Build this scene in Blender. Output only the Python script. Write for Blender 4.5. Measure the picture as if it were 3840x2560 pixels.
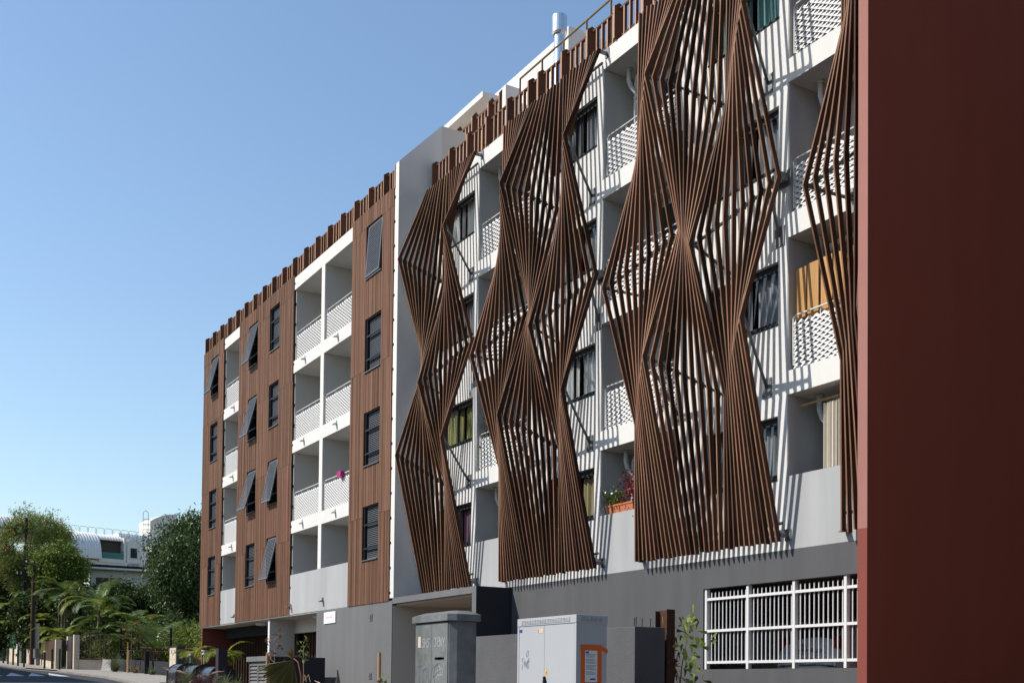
import bpy, math, random
import numpy as np
from mathutils import Vector, Matrix
R = math.radians
for o in list(bpy.data.objects): bpy.data.objects.remove(o)
SC = bpy.context.scene
COL = SC.collection

# ------------------------------------------------------------------ camera, sky, sun, exposure
cam = bpy.data.cameras.new('camera'); camo = bpy.data.objects.new('camera', cam); COL.objects.link(camo)
cam.sensor_width = 36; cam.lens = 39.844; cam.shift_y = 0.3042; cam.clip_start = .1; cam.clip_end = 2000
rx = (0.50993589, 0.8601466, 0.01063983); dn = (-0.01861671, 0.02340113, -0.9995528); fw = (-0.86001093, 0.50950977, 0.02794617)
camo.matrix_world = Matrix(((rx[0], -dn[0], -fw[0], 0), (rx[1], -dn[1], -fw[1], -14.6), (rx[2], -dn[2], -fw[2], 1.6), (0, 0, 0, 1)))
SC.camera = camo
SUN = Vector((.48, 1.0, -1.0)).normalized()          # direction the light travels
w = bpy.data.worlds.new('World'); SC.world = w; w.use_nodes = True
nt = w.node_tree
sky = nt.nodes.new('ShaderNodeTexSky'); sky.sky_type = 'NISHITA'; sky.sun_disc = False
sky.sun_elevation = math.asin(-SUN.z); sky.sun_rotation = math.atan2(-SUN.x, -SUN.y)
sky.air_density = 1.3; sky.dust_density = 0.6; sky.ozone_density = 3.2; sky.altitude = 0
bg = nt.nodes['Background']; bg.inputs[1].default_value = 0.15
nt.links.new(sky.outputs[0], bg.inputs[0])
sl = bpy.data.lights.new('sun', 'SUN'); sl.energy = 5.0; sl.angle = R(.7); sl.color = (1.0, .955, .89)
slo = bpy.data.objects.new('sun', sl); COL.objects.link(slo); slo.rotation_euler = SUN.to_track_quat('-Z', 'Y').to_euler()
VS = SC.view_settings; VS.view_transform = 'Standard'; VS.look = 'None'; VS.exposure = 0.22; VS.gamma = 1.0; VS.use_curve_mapping = False
SC.render.engine = 'CYCLES'

rnd = random.Random(7)
# ------------------------------------------------------------------ materials
def mat(name, col, rough=.75, var=.06, scale=3.0, bump=0.0, bscale=60, metal=0, isl=0, obj=0, streak=0, spec=.12, stain=0, hue=0, trans=0):
    m = bpy.data.materials.new(name); m.use_nodes = True
    n = m.node_tree.nodes; l = m.node_tree.links; b = n['Principled BSDF']
    b.inputs['Roughness'].default_value = rough; b.inputs['Metallic'].default_value = metal; b.inputs['Specular IOR Level'].default_value = spec
    tc = n.new('ShaderNodeTexCoord')
    def noise(sc, det=4, mp=None):
        t = n.new('ShaderNodeTexNoise'); t.inputs['Scale'].default_value = sc; t.inputs['Detail'].default_value = det
        if mp:
            k = n.new('ShaderNodeMapping'); k.inputs['Scale'].default_value = mp; l.new(tc.outputs['Object'], k.inputs[0]); l.new(k.outputs[0], t.inputs[0])
        else: l.new(tc.outputs['Object'], t.inputs[0])
        return t.outputs[0]
    def math_(op, a, bb):
        k = n.new('ShaderNodeMath'); k.operation = op
        for i, v in enumerate((a, bb)):
            if hasattr(v, 'links'): l.new(v, k.inputs[i])
            else: k.inputs[i].default_value = v
        return k.outputs[0]
    f = math_('MULTIPLY_ADD', math_('SUBTRACT', noise(scale), .5), var * 2.2); f.node.inputs[2].default_value = 1.0
    if streak:
        s = noise(1, 3, (14, 14, .5)); s2 = math_('MULTIPLY_ADD', math_('SUBTRACT', s, .5), streak * 2); s2.node.inputs[2].default_value = 1.0
        f = math_('MULTIPLY', f, s2)
    if stain:
        s = noise(1, 5, (2.2, 2.2, .22)); s2 = math_('MULTIPLY_ADD', math_('SUBTRACT', s, .5), stain * 2); s2.node.inputs[2].default_value = 1.0
        f = math_('MULTIPLY', f, s2)
    rsrc = None
    if isl: g = n.new('ShaderNodeNewGeometry'); rsrc = g.outputs['Random Per Island']; amt = isl
    if obj: g = n.new('ShaderNodeObjectInfo'); rsrc = g.outputs['Random']; amt = obj
    if rsrc:
        s2 = math_('MULTIPLY_ADD', math_('SUBTRACT', rsrc, .5), amt * 2); s2.node.inputs[2].default_value = 1.0
        f = math_('MULTIPLY', f, s2)
    hs = n.new('ShaderNodeHueSaturation'); hs.inputs['Color'].default_value = (*col, 1); l.new(f, hs.inputs['Value'])
    if hue and rsrc:
        h = math_('MULTIPLY_ADD', math_('SUBTRACT', math_('FRACT', math_('MULTIPLY', rsrc, 7.31), 0), .5), hue * 2); h.node.inputs[2].default_value = .5
        l.new(h, hs.inputs['Hue'])
    l.new(hs.outputs[0], b.inputs['Base Color'])
    if bump:
        k = n.new('ShaderNodeBump'); k.inputs['Strength'].default_value = bump; k.inputs['Distance'].default_value = .01
        l.new(noise(bscale, 3), k.inputs['Height']); l.new(k.outputs[0], b.inputs['Normal'])
    if trans:
        tr = n.new('ShaderNodeBsdfTranslucent'); mx = n.new('ShaderNodeMixShader'); mx.inputs[0].default_value = trans
        l.new(hs.outputs[0], tr.inputs[0]); l.new(b.outputs[0], mx.inputs[1]); l.new(tr.outputs[0], mx.inputs[2])
        l.new(mx.outputs[0], n['Material Output'].inputs[0])
    return m
def glassmat(name, tint=.8):
    m = bpy.data.materials.new(name); m.use_nodes = True; n = m.node_tree.nodes; l = m.node_tree.links
    n.remove(n['Principled BSDF'])
    t = n.new('ShaderNodeBsdfTransparent'); t.inputs[0].default_value = (tint, tint * 1.02, tint * 1.03, 1)
    g = n.new('ShaderNodeBsdfGlossy'); g.inputs['Roughness'].default_value = .02
    lw_ = n.new('ShaderNodeLayerWeight'); lw_.inputs[0].default_value = .5
    pw_ = n.new('ShaderNodeMath'); pw_.operation = 'POWER'; l.new(lw_.outputs['Facing'], pw_.inputs[0]); pw_.inputs[1].default_value = 3.5
    fr = n.new('ShaderNodeMath'); fr.operation = 'MULTIPLY_ADD'; l.new(pw_.outputs[0], fr.inputs[0]); fr.inputs[1].default_value = .85; fr.inputs[2].default_value = .07
    mx = n.new('ShaderNodeMixShader'); l.new(fr.outputs[0], mx.inputs[0]); l.new(t.outputs[0], mx.inputs[1]); l.new(g.outputs[0], mx.inputs[2])
    l.new(mx.outputs[0], n['Material Output'].inputs[0]); return m
M = dict(
    white=mat('white_plaster', (.61, .588, .555), .85, .03, .8, .25, 90, stain=.09),
    warm=mat('warm_white_plaster', (.56, .50, .435), .85, .03, .8, .2, 90),
    lgrey=mat('light_grey_paint', (.345, .343, .338), .8, .03, .7, .25, 90, stain=.24),
    dgrey=mat('dark_grey_paint', (.088, .0875, .089), .8, .05, .7, .35, 80, stain=.24),
    mgrey=mat('mid_grey_paint', (.140, .139, .139), .8, .04, .7, .3, 80, stain=.24),
    bgrey=mat('blue_black_paint', (.034, .035, .041), .8, .06, .8, .35, 70),
    conc=mat('rough_grey_render', (.095, .0945, .097), .9, .12, 2.5, .8, 45, stain=.12),
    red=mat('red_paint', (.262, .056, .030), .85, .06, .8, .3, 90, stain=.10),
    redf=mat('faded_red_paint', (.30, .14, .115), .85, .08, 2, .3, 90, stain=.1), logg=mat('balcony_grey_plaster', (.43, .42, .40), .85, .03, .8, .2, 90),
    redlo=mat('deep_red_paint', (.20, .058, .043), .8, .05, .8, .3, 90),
    slatf=mat('sunlit_slat_edge', (.155, .080, .048), .7, .14, 6, .2, 70, obj=.55, streak=.6, hue=.008), finf=mat('sunlit_fin_edge', (.34, .20, .13), .7, .1, 5, .2, 70, obj=.25, streak=.3),  # lit copies of the wood: sunlight put into the front edge colour
    slat=mat('thermowood_slat', (.066, .030, .017), .62, .12, 6, .2, 70, obj=.58, streak=.5, hue=.008),  # slat sides: shaded copy of the wood, darkness put into the colour
    batten=mat('cladding_batten', (.168, .087, .054), .65, .10, 5, .15, 70, isl=.34, streak=.42, hue=.010),
    battn=mat('cladding_batten_single', (.168, .087, .054), .65, .10, 5, .15, 70, obj=.34, streak=.42, hue=.010),
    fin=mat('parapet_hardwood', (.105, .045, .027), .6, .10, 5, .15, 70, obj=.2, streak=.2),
    plank=mat('pine_plank', (.36, .195, .075), .65, .1, 4, .15, 60, obj=.3, streak=.4),
    stake=mat('round_timber_stake', (.38, .24, .12), .8, .1, 6, .2, 60, streak=.2),
    dark=mat('dark_backing', (.02, .016, .013), .9),
    frame=mat('anthracite_aluminium', (.022, .025, .029), .45, .03),
    shut=mat('blue_grey_louvre', (.105, .113, .124), .42, .05),
    galv=mat('galvanised_steel', (.17, .175, .18), .5, .12, 14, metal=.6),
    steel=mat('bright_steel', (.62, .64, .66), .28, .05, 5, metal=1),
    black=mat('black_metal', (.014, .014, .015), .5, .05),
    wmetal=mat('white_metal', (.60, .585, .565), .5, .03),
    pvc=mat('grey_pvc', (.50, .50, .495), .5, .03),
    sheet=mat('cabinet_light_grey', (.37, .378, .388), .5, .03, 1.2, .05, 20, stain=.05),
    sheet2=mat('cabinet_weathered_zinc', (.140, .147, .145), .6, .34, 4.5, .3, 20, stain=.5),
    asphalt=mat('asphalt', (.055, .056, .060), .9, .25, 1.4, .6, 120),
    pave=mat('concrete_pavement', (.30, .275, .24), .9, .14, 1.1, .5, 80),
    kerb=mat('kerb_concrete', (.21, .19, .165), .9, .2, 3, .5, 60, obj=.12),
    soil=mat('planting_soil', (.085, .062, .045), .95, .3, 3, .8, 30),
    ground=mat('ground_earth', (.10, .095, .06), .95, .3, .3, .5, 10),
    roadpaint=mat('worn_road_paint', (.50, .50, .49), .8, .35, 7),
    tan=mat('tan_wall_paint', (.56, .46, .36), .85, .06, 1.2, .3, 60, stain=.22),
    rust=mat('rusty_steel', (.062, .032, .020), .85, .35, 9, .4, 60),
    brownm=mat('brown_painted_metal', (.085, .050, .036), .6, .1),
    bronze=mat('bronze_rail', (.22, .16, .08), .45, .05, metal=.5),
    terra=mat('terracotta', (.46, .155, .075), .8, .08, 4),
    greenm=mat('green_screen', (.012, .075, .055), .7, .25, 8),
    bollard=mat('dark_green_paint', (.012, .055, .035), .4, .05),
    pwhite=mat('sign_white', (.80, .80, .80), .45, .01),
    pred=mat('print_red', (.62, .03, .05), .5, 0), pblack=mat('print_black', (.02, .02, .022), .6, 0), pgrey=mat('print_grey', (.10, .11, .12), .7, .1),
    pchalk=mat('print_chalk', (.40, .44, .44), .8, .1), pblue=mat('print_blue', (.02, .10, .45), .5, 0), pviolet=mat('print_violet', (.06, .045, .17), .5, 0),
    pyellow=mat('print_yellow', (.75, .42, .02), .5, 0), tape=mat('orange_tape', (.60, .12, .025), .6, .1, 9), paper=mat('paper', (.62, .63, .65), .8, .02),
    far=mat('far_white_render', (.66, .63, .58), .85, .08, .5, stain=.14), farm=mat('white_ribbed_metal', (.70, .69, .67), .55, .05, .6),
    teal=mat('teal_panel', (.07, .19, .165), .6, .1), eave=mat('dark_eave', (.03, .027, .024), .9, .1), house=mat('cream_house_wall', (.50, .49, .42), .85, .05),
    carw=mat('car_white', (.72, .72, .70), .25, .01), lamp=mat('red_lens', (.30, .006, .006), .2, 0), bin=mat('glossy_black_lid', (.02, .021, .023), .22, .05, spec=.6), tyre=mat('tyre', (.015, .015, .015), .9),
    glass=glassmat('window_glass'), roomc=mat('room_interior', (.085, .07, .06), .9),
    bark=mat('bark', (.12, .085, .06), .9, .25, 8, .6, 30), palmst=mat('palm_stem', (.17, .14, .075), .8, .2, 6),
    twig=mat('pale_twig', (.30, .25, .19), .85, .15, 8),
    lf_mango=mat('leaf_mango', (.070, .110, .030), .48, .1, 3, isl=.5, hue=.02, trans=.22, spec=.3),
    lf_olive=mat('leaf_olive', (.20, .235, .055), .5, .1, 3, isl=.45, hue=.02, trans=.3),
    lf_green=mat('leaf_green', (.14, .185, .035), .5, .1, 3, isl=.5, hue=.025, trans=.28),
    lf_dark=mat('leaf_dark', (.055, .082, .024), .5, .1, 3, isl=.5, hue=.02, trans=.2),
    lf_palm=mat('leaf_palm', (.11, .17, .035), .42, .1, 3, isl=.4, hue=.03, trans=.3, spec=.6),
    lf_palm2=mat('leaf_palm_yellow', (.23, .27, .045), .4, .1, 3, isl=.35, hue=.03, trans=.35),
    lf_fan=mat('leaf_half_dry_fan', (.165, .16, .062), .6, .25, 3, isl=.4, hue=.03, trans=.3),
    lf_dry=mat('leaf_dry', (.27, .20, .10), .7, .15, 5, isl=.35, trans=.2),
    lf_purple=mat('grass_purple', (.105, .062, .062), .6, .15, 5, isl=.45, trans=.2), lf_plume=mat('grass_plume', (.42, .31, .25), .8, .1, 8, isl=.25),
    lf_grass=mat('grass_green', (.13, .165, .075), .5, .15, 5, isl=.45, hue=.02, trans=.25),
    lf_red=mat('leaf_red', (.17, .028, .030), .5, .1, 5, isl=.4, trans=.2), lf_rust=mat('leaf_rust', (.21, .085, .035), .6, .1, 5, isl=.35, trans=.2),
    fl_red=mat('flower_red', (.55, .035, .02), .6, 0), fl_white=mat('flower_white', (.75, .75, .72), .6, 0), pink=mat('pink_plastic', (.38, .02, .16), .4, 0),
    c_white=mat('curtain_white', (.8, .8, .78), .9, .05), c_olive=mat('curtain_olive', (.42, .41, .16), .9, .08), c_yellow=mat('curtain_yellow', (.46, .37, .20), .9, .12, 12),
    c_purple=mat('curtain_purple', (.30, .19, .24), .9, .05), c_grey=mat('curtain_grey', (.34, .34, .345), .9, .08), c_teal=mat('curtain_teal', (.16, .33, .30), .9, .05),
    cream=mat('macrame_cream', (.62, .56, .46), .9, .06, 6), beige=mat('cabinet_beige', (.52, .45, .35), .6, .04),
)
# ------------------------------------------------------------------ mesh building
class MB:
    def __init__(s): s.v = []; s.f = []; s.sm = False
    def _add(s, vs, fs):
        b = len(s.v); s.v.extend(vs); s.f.extend(tuple(i + b for i in f) for f in fs); return s
    def box(s, x0, x1, y0, y1, z0, z1):
        return s._add([(x0, y0, z0), (x1, y0, z0), (x1, y1, z0), (x0, y1, z0), (x0, y0, z1), (x1, y0, z1), (x1, y1, z1), (x0, y1, z1)],
                      [(0, 3, 2, 1), (4, 5, 6, 7), (0, 1, 5, 4), (1, 2, 6, 5), (2, 3, 7, 6), (3, 0, 4, 7)])
    def beam(s, p, q, wx, wz, up=(0, 0, 1)):
        p = Vector(p); q = Vector(q); d = (q - p).normalized(); a = d.cross(Vector(up))
        if a.length < 1e-4: a = Vector((1, 0, 0))
        a.normalize(); b = a.cross(d); vs = []
        for c in (p, q):
            for i, j in ((-1, -1), (1, -1), (1, 1), (-1, 1)): vs.append(tuple(c + a * (wx * .5 * i) + b * (wz * .5 * j)))
        return s._add(vs, [(0, 1, 2, 3), (4, 7, 6, 5), (0, 4, 5, 1), (1, 5, 6, 2), (2, 6, 7, 3), (3, 7, 4, 0)])
    def tube(s, pts, r, n=8, cap=True):
        pts = [Vector(p) for p in pts]; rs = r if isinstance(r, (list, tuple)) else [r] * len(pts); vs = []
        a = None
        for i, p in enumerate(pts):
            d = (pts[min(i + 1, len(pts) - 1)] - pts[max(i - 1, 0)]).normalized()
            if a is None:
                a = d.orthogonal().normalized()
            a = (a - d * a.dot(d)).normalized(); b = d.cross(a)
            for k in range(n):
                t = 2 * math.pi * k / n; vs.append(tuple(p + (a * math.cos(t) + b * math.sin(t)) * rs[i]))
        fs = [(i * n + k, i * n + (k + 1) % n, (i + 1) * n + (k + 1) % n, (i + 1) * n + k) for i in range(len(pts) - 1) for k in range(n)]
        if cap: fs += [tuple(range(n - 1, -1, -1)), tuple((len(pts) - 1) * n + k for k in range(n))]
        return s._add(vs, fs)
    def prism(s, poly, axis, a, b):                   # poly of 2-D points extruded along axis from a to b
        n = len(poly); vs = []
        for t in (a, b):
            for (i, j) in poly: vs.append({'x': (t, i, j), 'y': (i, t, j), 'z': (i, j, t)}[axis])
        return s._add(vs, [tuple(range(n)), tuple(range(2 * n - 1, n - 1, -1))] + [(i, i + n, (i + 1) % n + n, (i + 1) % n) for i in range(n)])
    def quad(s, a, b, c, d): return s._add([tuple(a), tuple(b), tuple(c), tuple(d)], [(0, 1, 2, 3)])
    def tri(s, a, b, c): return s._add([tuple(a), tuple(b), tuple(c)], [(0, 1, 2)])
    def lathe(s, prof, n=16, c=(0, 0, 0)):
        vs = [(c[0] + r * math.cos(2 * math.pi * k / n), c[1] + r * math.sin(2 * math.pi * k / n), c[2] + z) for r, z in prof for k in range(n)]
        fs = [(i * n + k, i * n + (k + 1) % n, (i + 1) * n + (k + 1) % n, (i + 1) * n + k) for i in range(len(prof) - 1) for k in range(n)]
        return s._add(vs, fs + [tuple(range(n - 1, -1, -1)), tuple((len(prof) - 1) * n + k for k in range(n))])
    def wallholes(s, x0, x1, y0, y1, z0, z1, holes):   # wall slab in x-z with rectangular holes stacked in one column
        if not holes: return s.box(x0, x1, y0, y1, z0, z1)
        hx0, hx1 = holes[0][0], holes[0][1]
        s.box(x0, hx0, y0, y1, z0, z1); s.box(hx1, x1, y0, y1, z0, z1); z = z0
        for (_, _, a, b) in sorted(holes, key=lambda h: h[2]): s.box(hx0, hx1, y0, y1, z, a); z = b
        s.box(hx0, hx1, y0, y1, z, z1); return s
    def mesh(s, name, smooth=False):
        m = bpy.data.meshes.new(name); m.from_pydata(s.v, [], s.f)
        if smooth: m.polygons.foreach_set('use_smooth', [True] * len(m.polygons))
        m.update(); return m
    def build(s, name, m, parent=None, smooth=False, bevel=0):
        return link(name, s.mesh(name, smooth), m, parent, bevel)
def link(name, me, m, parent=None, bevel=0, loc=None):
    if m and not me.materials: me.materials.append(M[m] if isinstance(m, str) else m)
    o = bpy.data.objects.new(name, me); COL.objects.link(o)
    if parent: o.parent = parent
    if loc: o.location = loc
    if bevel:
        b = o.modifiers.new('bevel', 'BEVEL'); b.width = bevel; b.segments = 2; b.limit_method = 'ANGLE'
    return o
def tag(o, label=None, cat=None, group=None, kind=None):
    if label: o['label'] = label
    if cat: o['category'] = cat
    if group: o['group'] = group
    if kind: o['kind'] = kind
    return o
def thing(name, label, cat, loc=(0, 0, 0), group=None):
    o = bpy.data.objects.new(name, None); COL.objects.link(o); o.location = loc; o.empty_display_size = .2
    return tag(o, label, cat, group)
def copy_tree(o, parent=None):
    c = o.copy(); COL.objects.link(c); c.parent = parent
    for ch in o.children: copy_tree(ch, c)
    return c
def textmesh(txt, size, name):
    cu = bpy.data.curves.new(name, 'FONT'); cu.body = txt; cu.size = size; cu.align_x = 'CENTER'; cu.align_y = 'CENTER'
    o = bpy.data.objects.new(name, cu); COL.objects.link(o); bpy.context.view_layer.update()
    me = bpy.data.meshes.new_from_object(o.evaluated_get(bpy.context.evaluated_depsgraph_get())); bpy.data.objects.remove(o); me.name = name; me.materials.clear(); return me
def strokes(mb, paths, ox, oz, sx, sz, wd, fixed, axis='y'):   # flat ribbons (marker writing) on a wall of constant y (or x)
    for p in paths:
        for (a, b), (c, d) in zip(p[:-1], p[1:]):
            a, b, c, d = ox + a * sx, oz + b * sz, ox + c * sx, oz + d * sz
            L = math.hypot(c - a, d - b) or 1e-6; nx, nz = -(d - b) / L * wd * .5, (c - a) / L * wd * .5; ex, ez = (c - a) / L * wd * .3, (d - b) / L * wd * .3
            pts = [(a - ex + nx, b - ez + nz), (a - ex - nx, b - ez - nz), (c + ex - nx, d + ez - nz), (c + ex + nx, d + ez + nz)]
            mb.quad(*[(u, fixed, v) if axis == 'y' else (fixed, u, v) for u, v in pts])
def gz(x): return -.0295 * x if x > -150 else 4.425
# ------------------------------------------------------------------ the setting: ground, road, pavement
def sheet(name, rows, m, kind='structure', label=None):
    mb = MB()
    for (a, b) in zip(rows[:-1], rows[1:]):
        for (p, q, r_, t) in zip(a[:-1], a[1:], b[1:], b[:-1]): mb.quad(p, q, r_, t)
    o = mb.build(name, m); tag(o, label, None, None, kind); return o
# unseen blocks added across and along the street (their shade lies over the road and keeps sky light off the shaded sides)
for nm, (x0, x1, y0, y1, h) in (('unseen_block', (-5.5, 40, -.5, 22, 17)), ('unseen_block', (-150, -62, -30, -17.5, 11.5)), ('unseen_block', (-40, 50, -32, -21, 6.5)), ('unseen_block', (34, 60, -20, -1, 14))):
    mb = MB(); zb = gz((x0 + x1) / 2); mb.box(x0, x1, y0, y1, zb - 2, zb + h); mb.prism([(y0 - .4, zb + h), (y1 + .4, zb + h), ((y0 + y1) / 2, zb + h + 1.6)], 'x', x0 - .4, x1 + .4)
    tag(mb.build(nm, 'dgrey'), None, None, None, 'structure')
xs = [120, 60, 20, 0, -20, -40, -60, -80, -100, -150, -300, -700]
sheet('ground', [[(x, y, gz(x) - .25) for y in (-300, -60, -16, 60, 300)] for x in xs], 'ground')
sheet('road', [[(x, y, gz(x) - .12) for y in (-14.2, -9, -2.2)] for x in (60, 20, 0, -20, -40, -60, -80, -100, -130, -150)], 'asphalt')
KL = [(20, -8.5), (0, -8.0), (-15, -7.0), (-40, -4.7), (-51, -3.45), (-56, -3.0), (-63, -2.55), (-70, -2.9), (-76, -3.05), (-79, -3.5), (-84, -4.2), (-90, -4.3), (-100, -4.1), (-140, -4.1)]
def ky(x):
    for (a, ya), (b, yb) in zip(KL[:-1], KL[1:]):
        if b <= x <= a: return ya + (yb - ya) * (x - a) / (b - a)
    return -4.1
def inner(x): return -2.2 if x > -52 else (2.4 if x > -64 else (1.2 if x > -78 else 0.2))
px = [20, 0, -20, -40, -45, -50, -51.99, -52.01, -56, -60, -63.9, -64.1, -68, -72, -76, -77.9, -78.1, -82, -86, -90, -95, -100, -110, -140]
pav = sheet('pavement', [[(x, ky(x) + .16, gz(x)), (x, (ky(x) + inner(x)) * .5, gz(x) + .01), (x, inner(x), gz(x) + .015)] for x in px], 'pave')
kb = 0; x = -10.0
for i in range(88):                                     # kerb stones, each a stone
    x0, x1 = x, x - .985; ya, yb = ky(x0), ky(x1); low = .075 if -81.5 < x < -74.5 else 0.0
    mb = MB(); z0, z1 = gz(x0), gz(x1)
    for (X, Y, Z) in ((x0, ya, z0), (x1, yb, z1)):
        mb.v += [(X, Y, Z - .3), (X, Y + .155, Z - .3), (X, Y + .155, Z + .004 - low), (X, Y + .025, Z + .004 - low), (X, Y, Z - .025 - low)]
    mb.f = [(0, 1, 2, 3, 4), (9, 8, 7, 6, 5)] + [(k, k + 5, (k + 1) % 5 + 5, (k + 1) % 5) for k in range(5)]
    mb.build('kerb_stone', 'kerb', pav); x -= 1.0
sheet('planting_bed', [[(x, ya, gz(x) + .03), (x, 0.0, gz(x) + .05)] for x, ya in ((-12, -3.4), (-20, -3.2), (-35, -2.9), (-45, -2.7), (-51.9, -2.3))], 'soil')
sheet('verge', [[(x, 2.35, gz(x) + .02), (x, 40, gz(x) + .05)] for x in (-50.5, -64)], 'soil')
sheet('verge_far', [[(x, y0, gz(x) + .02), (x, 40, gz(x) + .05)] for x, y0 in ((-64.05, 1.15), (-77.9, 1.1), (-110, .15))], 'soil').name = 'garden_ground'
for i, t in enumerate([((-65.0, -7.08), (-72.4, -5.93), (-65.2, -6.13)), ((-65.3, -5.95), (-72.6, -4.8), (-65.7, -5.02)), ((-65.9, -4.81), (-72.4, -3.9), (-65.6, -3.8)), ((-64.8, -8.2), (-72.3, -7.1), (-64.9, -7.25))]):
    mb = MB(); mb.tri(*[(a, b, gz(a) - .116) for a, b in t]); tag(mb.build('road_marking', 'roadpaint'), None, None, None, 'structure')

# ------------------------------------------------------------------ the apartment building
B = thing('apartment_building', 'white and grey apartment block with timber cladding, balconies and red end wall', 'building', (-30, 0, 0.8))
B.location = (0, 0, 0)
YL = -1.03
def bpart(mb, name, m, parent=None, **k): return mb.build(name, m, parent or B, **k)
def bsplit(mb, name, m, parent=None):                # one part per box
    for k in range(0, len(mb.v), 8):
        q = MB(); q.v = mb.v[k:k + 8]; q.f = [(0, 3, 2, 1), (4, 5, 6, 7), (0, 1, 5, 4), (1, 2, 6, 5), (2, 3, 7, 6), (3, 0, 4, 7)]; q.build(name, m, parent or B)
# ---- right wing
RS = [4.085, 6.89, 9.755, 12.61, 15.58]; SH = .43        # slab soffits, slab edge height
WALLS = [(-29.55, -26.66), (-23.96, -20.84), (-18.1, -14.99)]
LOG = [(-26.66, -23.96), (-20.84, -18.1), (-14.99, -12.385)]
WB = [5.39, 8.24, 11.13, 13.94]; WH = 1.16
for (a, b) in WALLS:
    wl = MB(); h = [(b - .235 - 1.98, b - .235, z, z + WH) for z in WB]
    wl.wallholes(a, b, 0, .2, RS[0], 16.04, h); bpart(wl, 'wall', 'white')
# slabs across the loggias, partitions, back walls
sb = MB(); pt = MB(); bk = MB()
for (a, b) in LOG:
    for z in RS[1:]: sb.box(a, b, 0, 1.0, z, z + SH)
    pt.box(a + .0005, a + .014, .012, 1.0, RS[0] + .16, 15.575)
    bk.box(a - .16, b, 1.0, 1.15, RS[0], 16.0)
pt.box(-23.96 + .001, -23.8, .2, 1.0, RS[0], 16.0); pt.box(-18.1 + .001, -17.94, .2, 1.0, RS[0], 16.0)
bsplit(sb, 'balcony_slab', 'white'); bsplit(pt, 'balcony_partition', 'logg'); bsplit(bk, 'balcony_back_wall', 'logg')
ins = MB()
for z in RS: ins.box(-29.5, -12.4, 1.16, 2.6, z + .05, z + .3)
ins.box(-29.5, -12.4, 2.6, 2.7, 3.0, 16.0)
for (a, b) in WALLS:
    for z in RS: ins.box(a + .001, b - .17, .201, 1.159, z + .05, z + .3)
for x in (-29.5, -26.8, -24.0, -21.0, -18.0, -15.2): ins.box(x, x + .1, 1.16, 2.6, 4.1, 16.0)
bpart(ins, 'interior', 'roomc')
dr = MB()
for (a, b) in LOG:
    for z in RS[:4]: dr.box(a + .95, b - .25, .96, .999, z + SH, z + SH + 2.1)
bsplit(dr, 'balcony_door', 'frame')
bd = MB()
for (a, b) in LOG: bd.box(a, b, 0, .16, RS[0], 5.41)
bsplit(bd, 'balcony_parapet', 'lgrey')
# ground-floor wall with the grille opening
gf = MB(); gf.box(-24.69, -17.27, 0, .2, -.2, RS[0]); gf.box(-17.27, -12.385, 0, .2, -.2, 1.95); gf.box(-17.27, -12.385, 0, .2, 3.53, RS[0])
bsplit(gf, 'ground_floor_wall', 'dgrey')
gi = MB(); gi.box(-24.6, -12.4, .2, 7.6, .55, .65); gi.box(-24.6, -12.4, 7.5, 7.7, .6, 4.0); gi.box(-24.6, -12.4, .21, 7.5, 3.62, 3.9); gi.box(-24.6, -24.4, .21, 7.5, .6, 3.7)
bpart(gi, 'garage_interior', 'roomc')
# balcony pipes
for (a, b) in LOG:
    for z in RS[1:]:
        t = MB(); xx = a + .42; yy = .62
        t.tube([(xx - .07, yy - .16, z), (xx - .07, yy - .16, z - .28), (xx - .05, yy - .12, z - .42), (xx, yy, z - .56), (xx, yy, z - .75), (xx, yy, z - 2.45)], .055, 10)
        t.tube([(xx - .07, yy - .16, z - .001), (xx - .07, yy - .16, z - .05)], .075, 10); t.tube([(xx, yy, z - .64), (xx, yy, z - .72)], .066, 10)
        t.tube([(xx, yy, z - .6), (xx, yy, z - .3), (xx + .05, yy, z - .18), (xx + .2, yy + .05, z - .13), (xx + 1.2, yy + .1, z - .12)], .055, 10)
        bpart(t, 'drain_pipe', 'pvc', smooth=True)
# expanded-metal railings
def expanded(wd, ht):
    L, S, rb = .18, .112, .062; mb = MB(); ni = int(wd / (L / 2)); nj = int(ht / (S / 2)); kx = wd / ni; kz = (ht - rb) / nj
    for i in range(ni):
        for j in range(nj + 1):
            if (i + j) % 2: continue
            for dj in (1, -1):
                if not 0 <= j + dj <= nj: continue
                a = (i * kx, 0, j * kz); b = ((i + 1) * kx, 0, (j + dj) * kz)
                mb.quad((a[0], -.012, a[2]), (b[0], -.012, b[2]), (b[0], .010, b[2] + rb), (a[0], .010, a[2] + rb))
    return mb
MESHC = {}
def railing(xa, xb, y, z, hh=1.0):
    wd = round(xb - xa, 2); key = (wd, hh)
    if key not in MESHC: MESHC[key] = expanded(wd, hh - .1).mesh('mesh_panel')
    hr = MB(); hr.tube([(xa, y, z + .1), (xa, y, z + hh - .05), (xa + .05, y, z + hh), (xb - .05, y, z + hh), (xb, y, z + hh - .05), (xb, y, z + .1)], .016, 6)
    o = bpart(hr, 'balcony_railing', 'wmetal')
    link('mesh_panel', MESHC[key], 'wmetal', o, loc=(xa, y, z + .01))
    n = max(2, int(wd / .62)); kp = ('post', hh)
    if kp not in MESHC: MESHC[kp] = MB().box(-.008, .008, .018, .05, .02, hh).mesh('railing_post')
    for i in range(n + 1): link('railing_post', MESHC[kp], 'wmetal', o, loc=(xa + .03 + (wd - .06) * i / n, y, z))
    return o
for (a, b) in LOG:
    for z in RS[1:4]: railing(a + .06, b - .05, .09, z + SH)
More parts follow.
